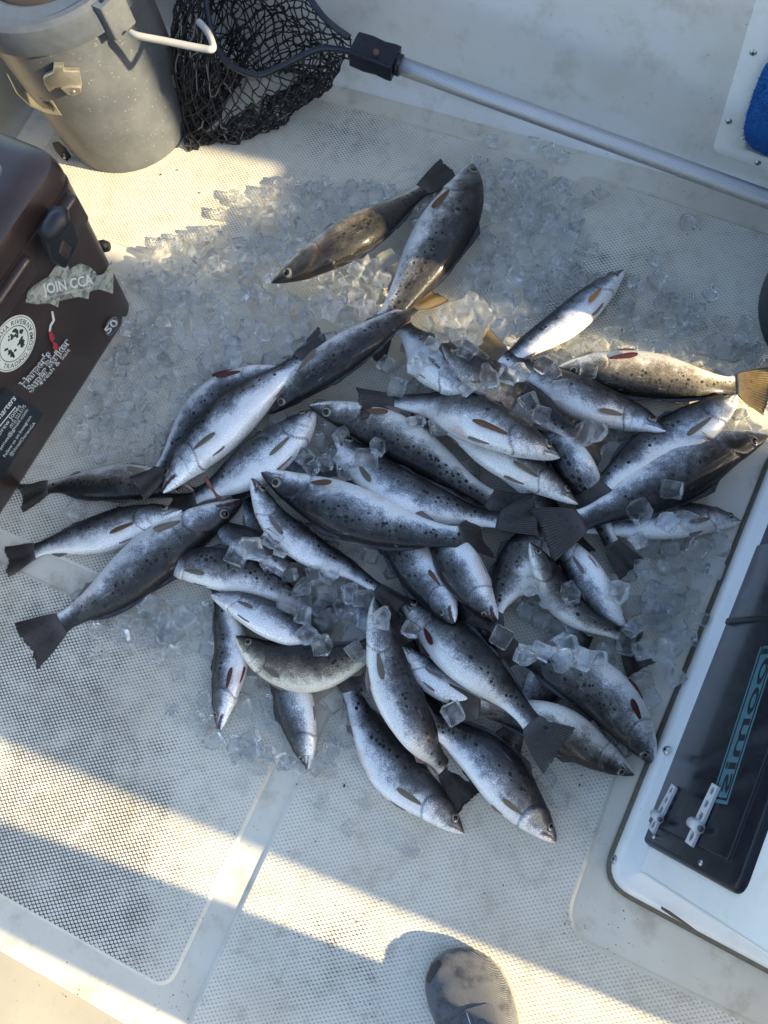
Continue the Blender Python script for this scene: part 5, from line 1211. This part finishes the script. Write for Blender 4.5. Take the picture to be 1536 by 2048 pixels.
def upper():
    VS, FS = [], []; NI, NJ = 56, 36
    for i in range(NI):
        x = .5-.5*math.cos(math.pi*i/(NI-1)); a = .002+x*(LS-.004); w_ = float(half(a/LS))-.001
        for j in range(NJ):
            b = w_*math.sin(math.pi*(j/(NJ-1)-.5)); asym = .006*math.sin(math.pi*min(1, x*2)); VS.append(SH(a, b+asym, shtop(a, b)+.0008*noise.noise(Vector((a*60, b*60, 0)))))
    for i in range(NI-1):
        for j in range(NJ-1): k = i*NJ+j; FS.append((k, k+NJ, k+NJ+1, k+1))
    return pyobj('shoe_upper', VS, FS, M_KNIT, shoe)
upper()
# overlay panel with stitched curls and the toe patch
def patch(name, poly, mat, h=.0009):
    VS, FS = [], []; pl = roundpoly(poly, .004, 4); bm = bmesh.new(); f = bm.faces.new([bm.verts.new((a, b, 0)) for a, b in pl]); bmesh.ops.triangulate(bm, faces=[f]); bmesh.ops.subdivide_edges(bm, edges=bm.edges[:], cuts=5, use_grid_fill=True)
    for v in bm.verts: v.co = Vector(SH(v.co.x, v.co.y, shtop(v.co.x, v.co.y)+h))
    return bmobj(name, bm, mat, shoe)
patch('toe_patch', [(.003, -.010), (.008, -.026), (.020, -.040), (.026, -.040), (.018, -.024), (.011, -.008)], M_TOE, .0014)
M_OV = simple('overlay_grey', (.085, .09, .10), .8, 0, .25, 300, .4)
patch('side_overlay', [(.078, -.030), (.074, .0), (.080, .030), (.092, .046), (.15, .040), (.15, -.030)], M_OV, .0016)
for c_, r0 in (((.088, -.008), .010), ((.088, -.008), .0065), ((.10, .012), .007)):
    tube('stitching', [SH(c_[0]+r0*math.cos(a), c_[1]+r0*math.sin(a), shtop(c_[0]+r0*math.cos(a), c_[1]+r0*math.sin(a))+.0012) for a in np.linspace(.6, 5.2, 16)], .0007, M_TOE, shoe, 6)
tube('stitching', [SH(a, -.002-.1*(a-.08), shtop(a, -.002)+.0014) for a in (.078, .085, .092, .10, .108)], .0008, M_STW, shoe, 6)
# second shoe, legs, trunk, arms and head, all out of frame
f2 = np.array([.268, -.424])
def skin_body(name, pts, edges, rad_, mat, parent, sub=2):
    me = bpy.data.meshes.new(name); me.from_pydata(pts, edges, []); o = bpy.data.objects.new(name, me); COL.objects.link(o)
    sk = o.modifiers.new('skin', 'SKIN'); 
    if not me.skin_vertices: 
        bpy.context.view_layer.objects.active = o; o.select_set(True)
    for i, v in enumerate(me.skin_vertices[0].data): v.radius = (rad_[i], rad_[i]*.95); v.use_root = (i == 0)
    ss = o.modifiers.new('sub', 'SUBSURF'); ss.levels = sub; ss.render_levels = sub
    dg = bpy.context.evaluated_depsgraph_get(); me2 = bpy.data.meshes.new_from_object(o.evaluated_get(dg)); bpy.data.objects.remove(o)
    me2.name = name; me2.materials.clear(); return link(name, me2, parent, [mat])
M_SKIN = simple('skin', (.42, .25, .17), .5); M_CLOTH = simple('trousers', (.06, .07, .09), .9, 0, .2, 200); M_SHIRT = simple('shirt', (.30, .34, .38), .9)
hx, hy = .24, -.68; an1 = (.085, -.535, .11); an2 = (.30, -.57, .10)
pts = [(hx, hy-.02, .92), (hx, hy-.02, 1.12), (hx, hy, 1.32), (hx, hy+.02, 1.46), (hx, hy+.05, 1.58), (hx, hy+.07, 1.70),      # pelvis..head
       (hx-.09, hy-.01, .86), (.125, -.545, .50), an1, (hx+.09, hy-.03, .86), (.33, -.60, .48), an2,
       (hx-.18, hy+.0, 1.41), (hx-.22, hy+.14, 1.20), (hx-.16, hy+.36, 1.33), (hx+.18, hy, 1.41), (hx+.20, hy+.14, 1.20), (hx+.02, hy+.36, 1.34)]
ed = [(0, 1), (1, 2), (2, 3), (3, 4), (4, 5), (0, 6), (6, 7), (7, 8), (0, 9), (9, 10), (10, 11), (3, 12), (12, 13), (13, 14), (3, 15), (15, 16), (16, 17)]
rd = [.13, .12, .14, .09, .055, .10, .09, .062, .042, .09, .062, .042, .055, .042, .028, .055, .042, .028]
skin_body('body', pts, ed, rd, M_SKIN, PE)
tp = [(hx, hy-.02, .95), (hx-.09, hy-.01, .84), (.125, -.545, .50), (an1[0], an1[1]-.01, .085), (hx+.09, hy-.03, .84), (.33, -.60, .48), (an2[0], an2[1], .09)]
skin_body('trousers', tp, [(0, 1), (1, 2), (2, 3), (0, 4), (4, 5), (5, 6)], [.15, .105, .078, .080, .105, .080, .108], M_CLOTH, PE)
skin_body('shirt', [(hx, hy-.02, .98), (hx, hy-.02, 1.12), (hx, hy, 1.32), (hx, hy+.02, 1.45), (hx-.19, hy, 1.41), (hx-.22, hy+.12, 1.22), (hx+.19, hy, 1.41), (hx+.21, hy+.12, 1.22)], [(0, 1), (1, 2), (2, 3), (3, 4), (4, 5), (3, 6), (6, 7)], [.15, .14, .155, .10, .07, .055, .07, .055], M_SHIRT, PE)
s2 = []
for k_, inn, z_, zt in ((1, .01, .004, 0), (1.03, 0, .02, 0), (1, .002, .03, 0), (.95, .006, .02, .45), (.8, .015, .02, .8), (.4, .04, .02, 1.0)):
    s2.append([(p[0]-ft[0]+f2[0], p[1]-ft[1]+f2[1], p[2]) for p in foot_ring(k_, inn, z_, lambda x: zt*(top(x)*.85))])
loft('shoe', s2, M_KNIT, PE, cap0=True)
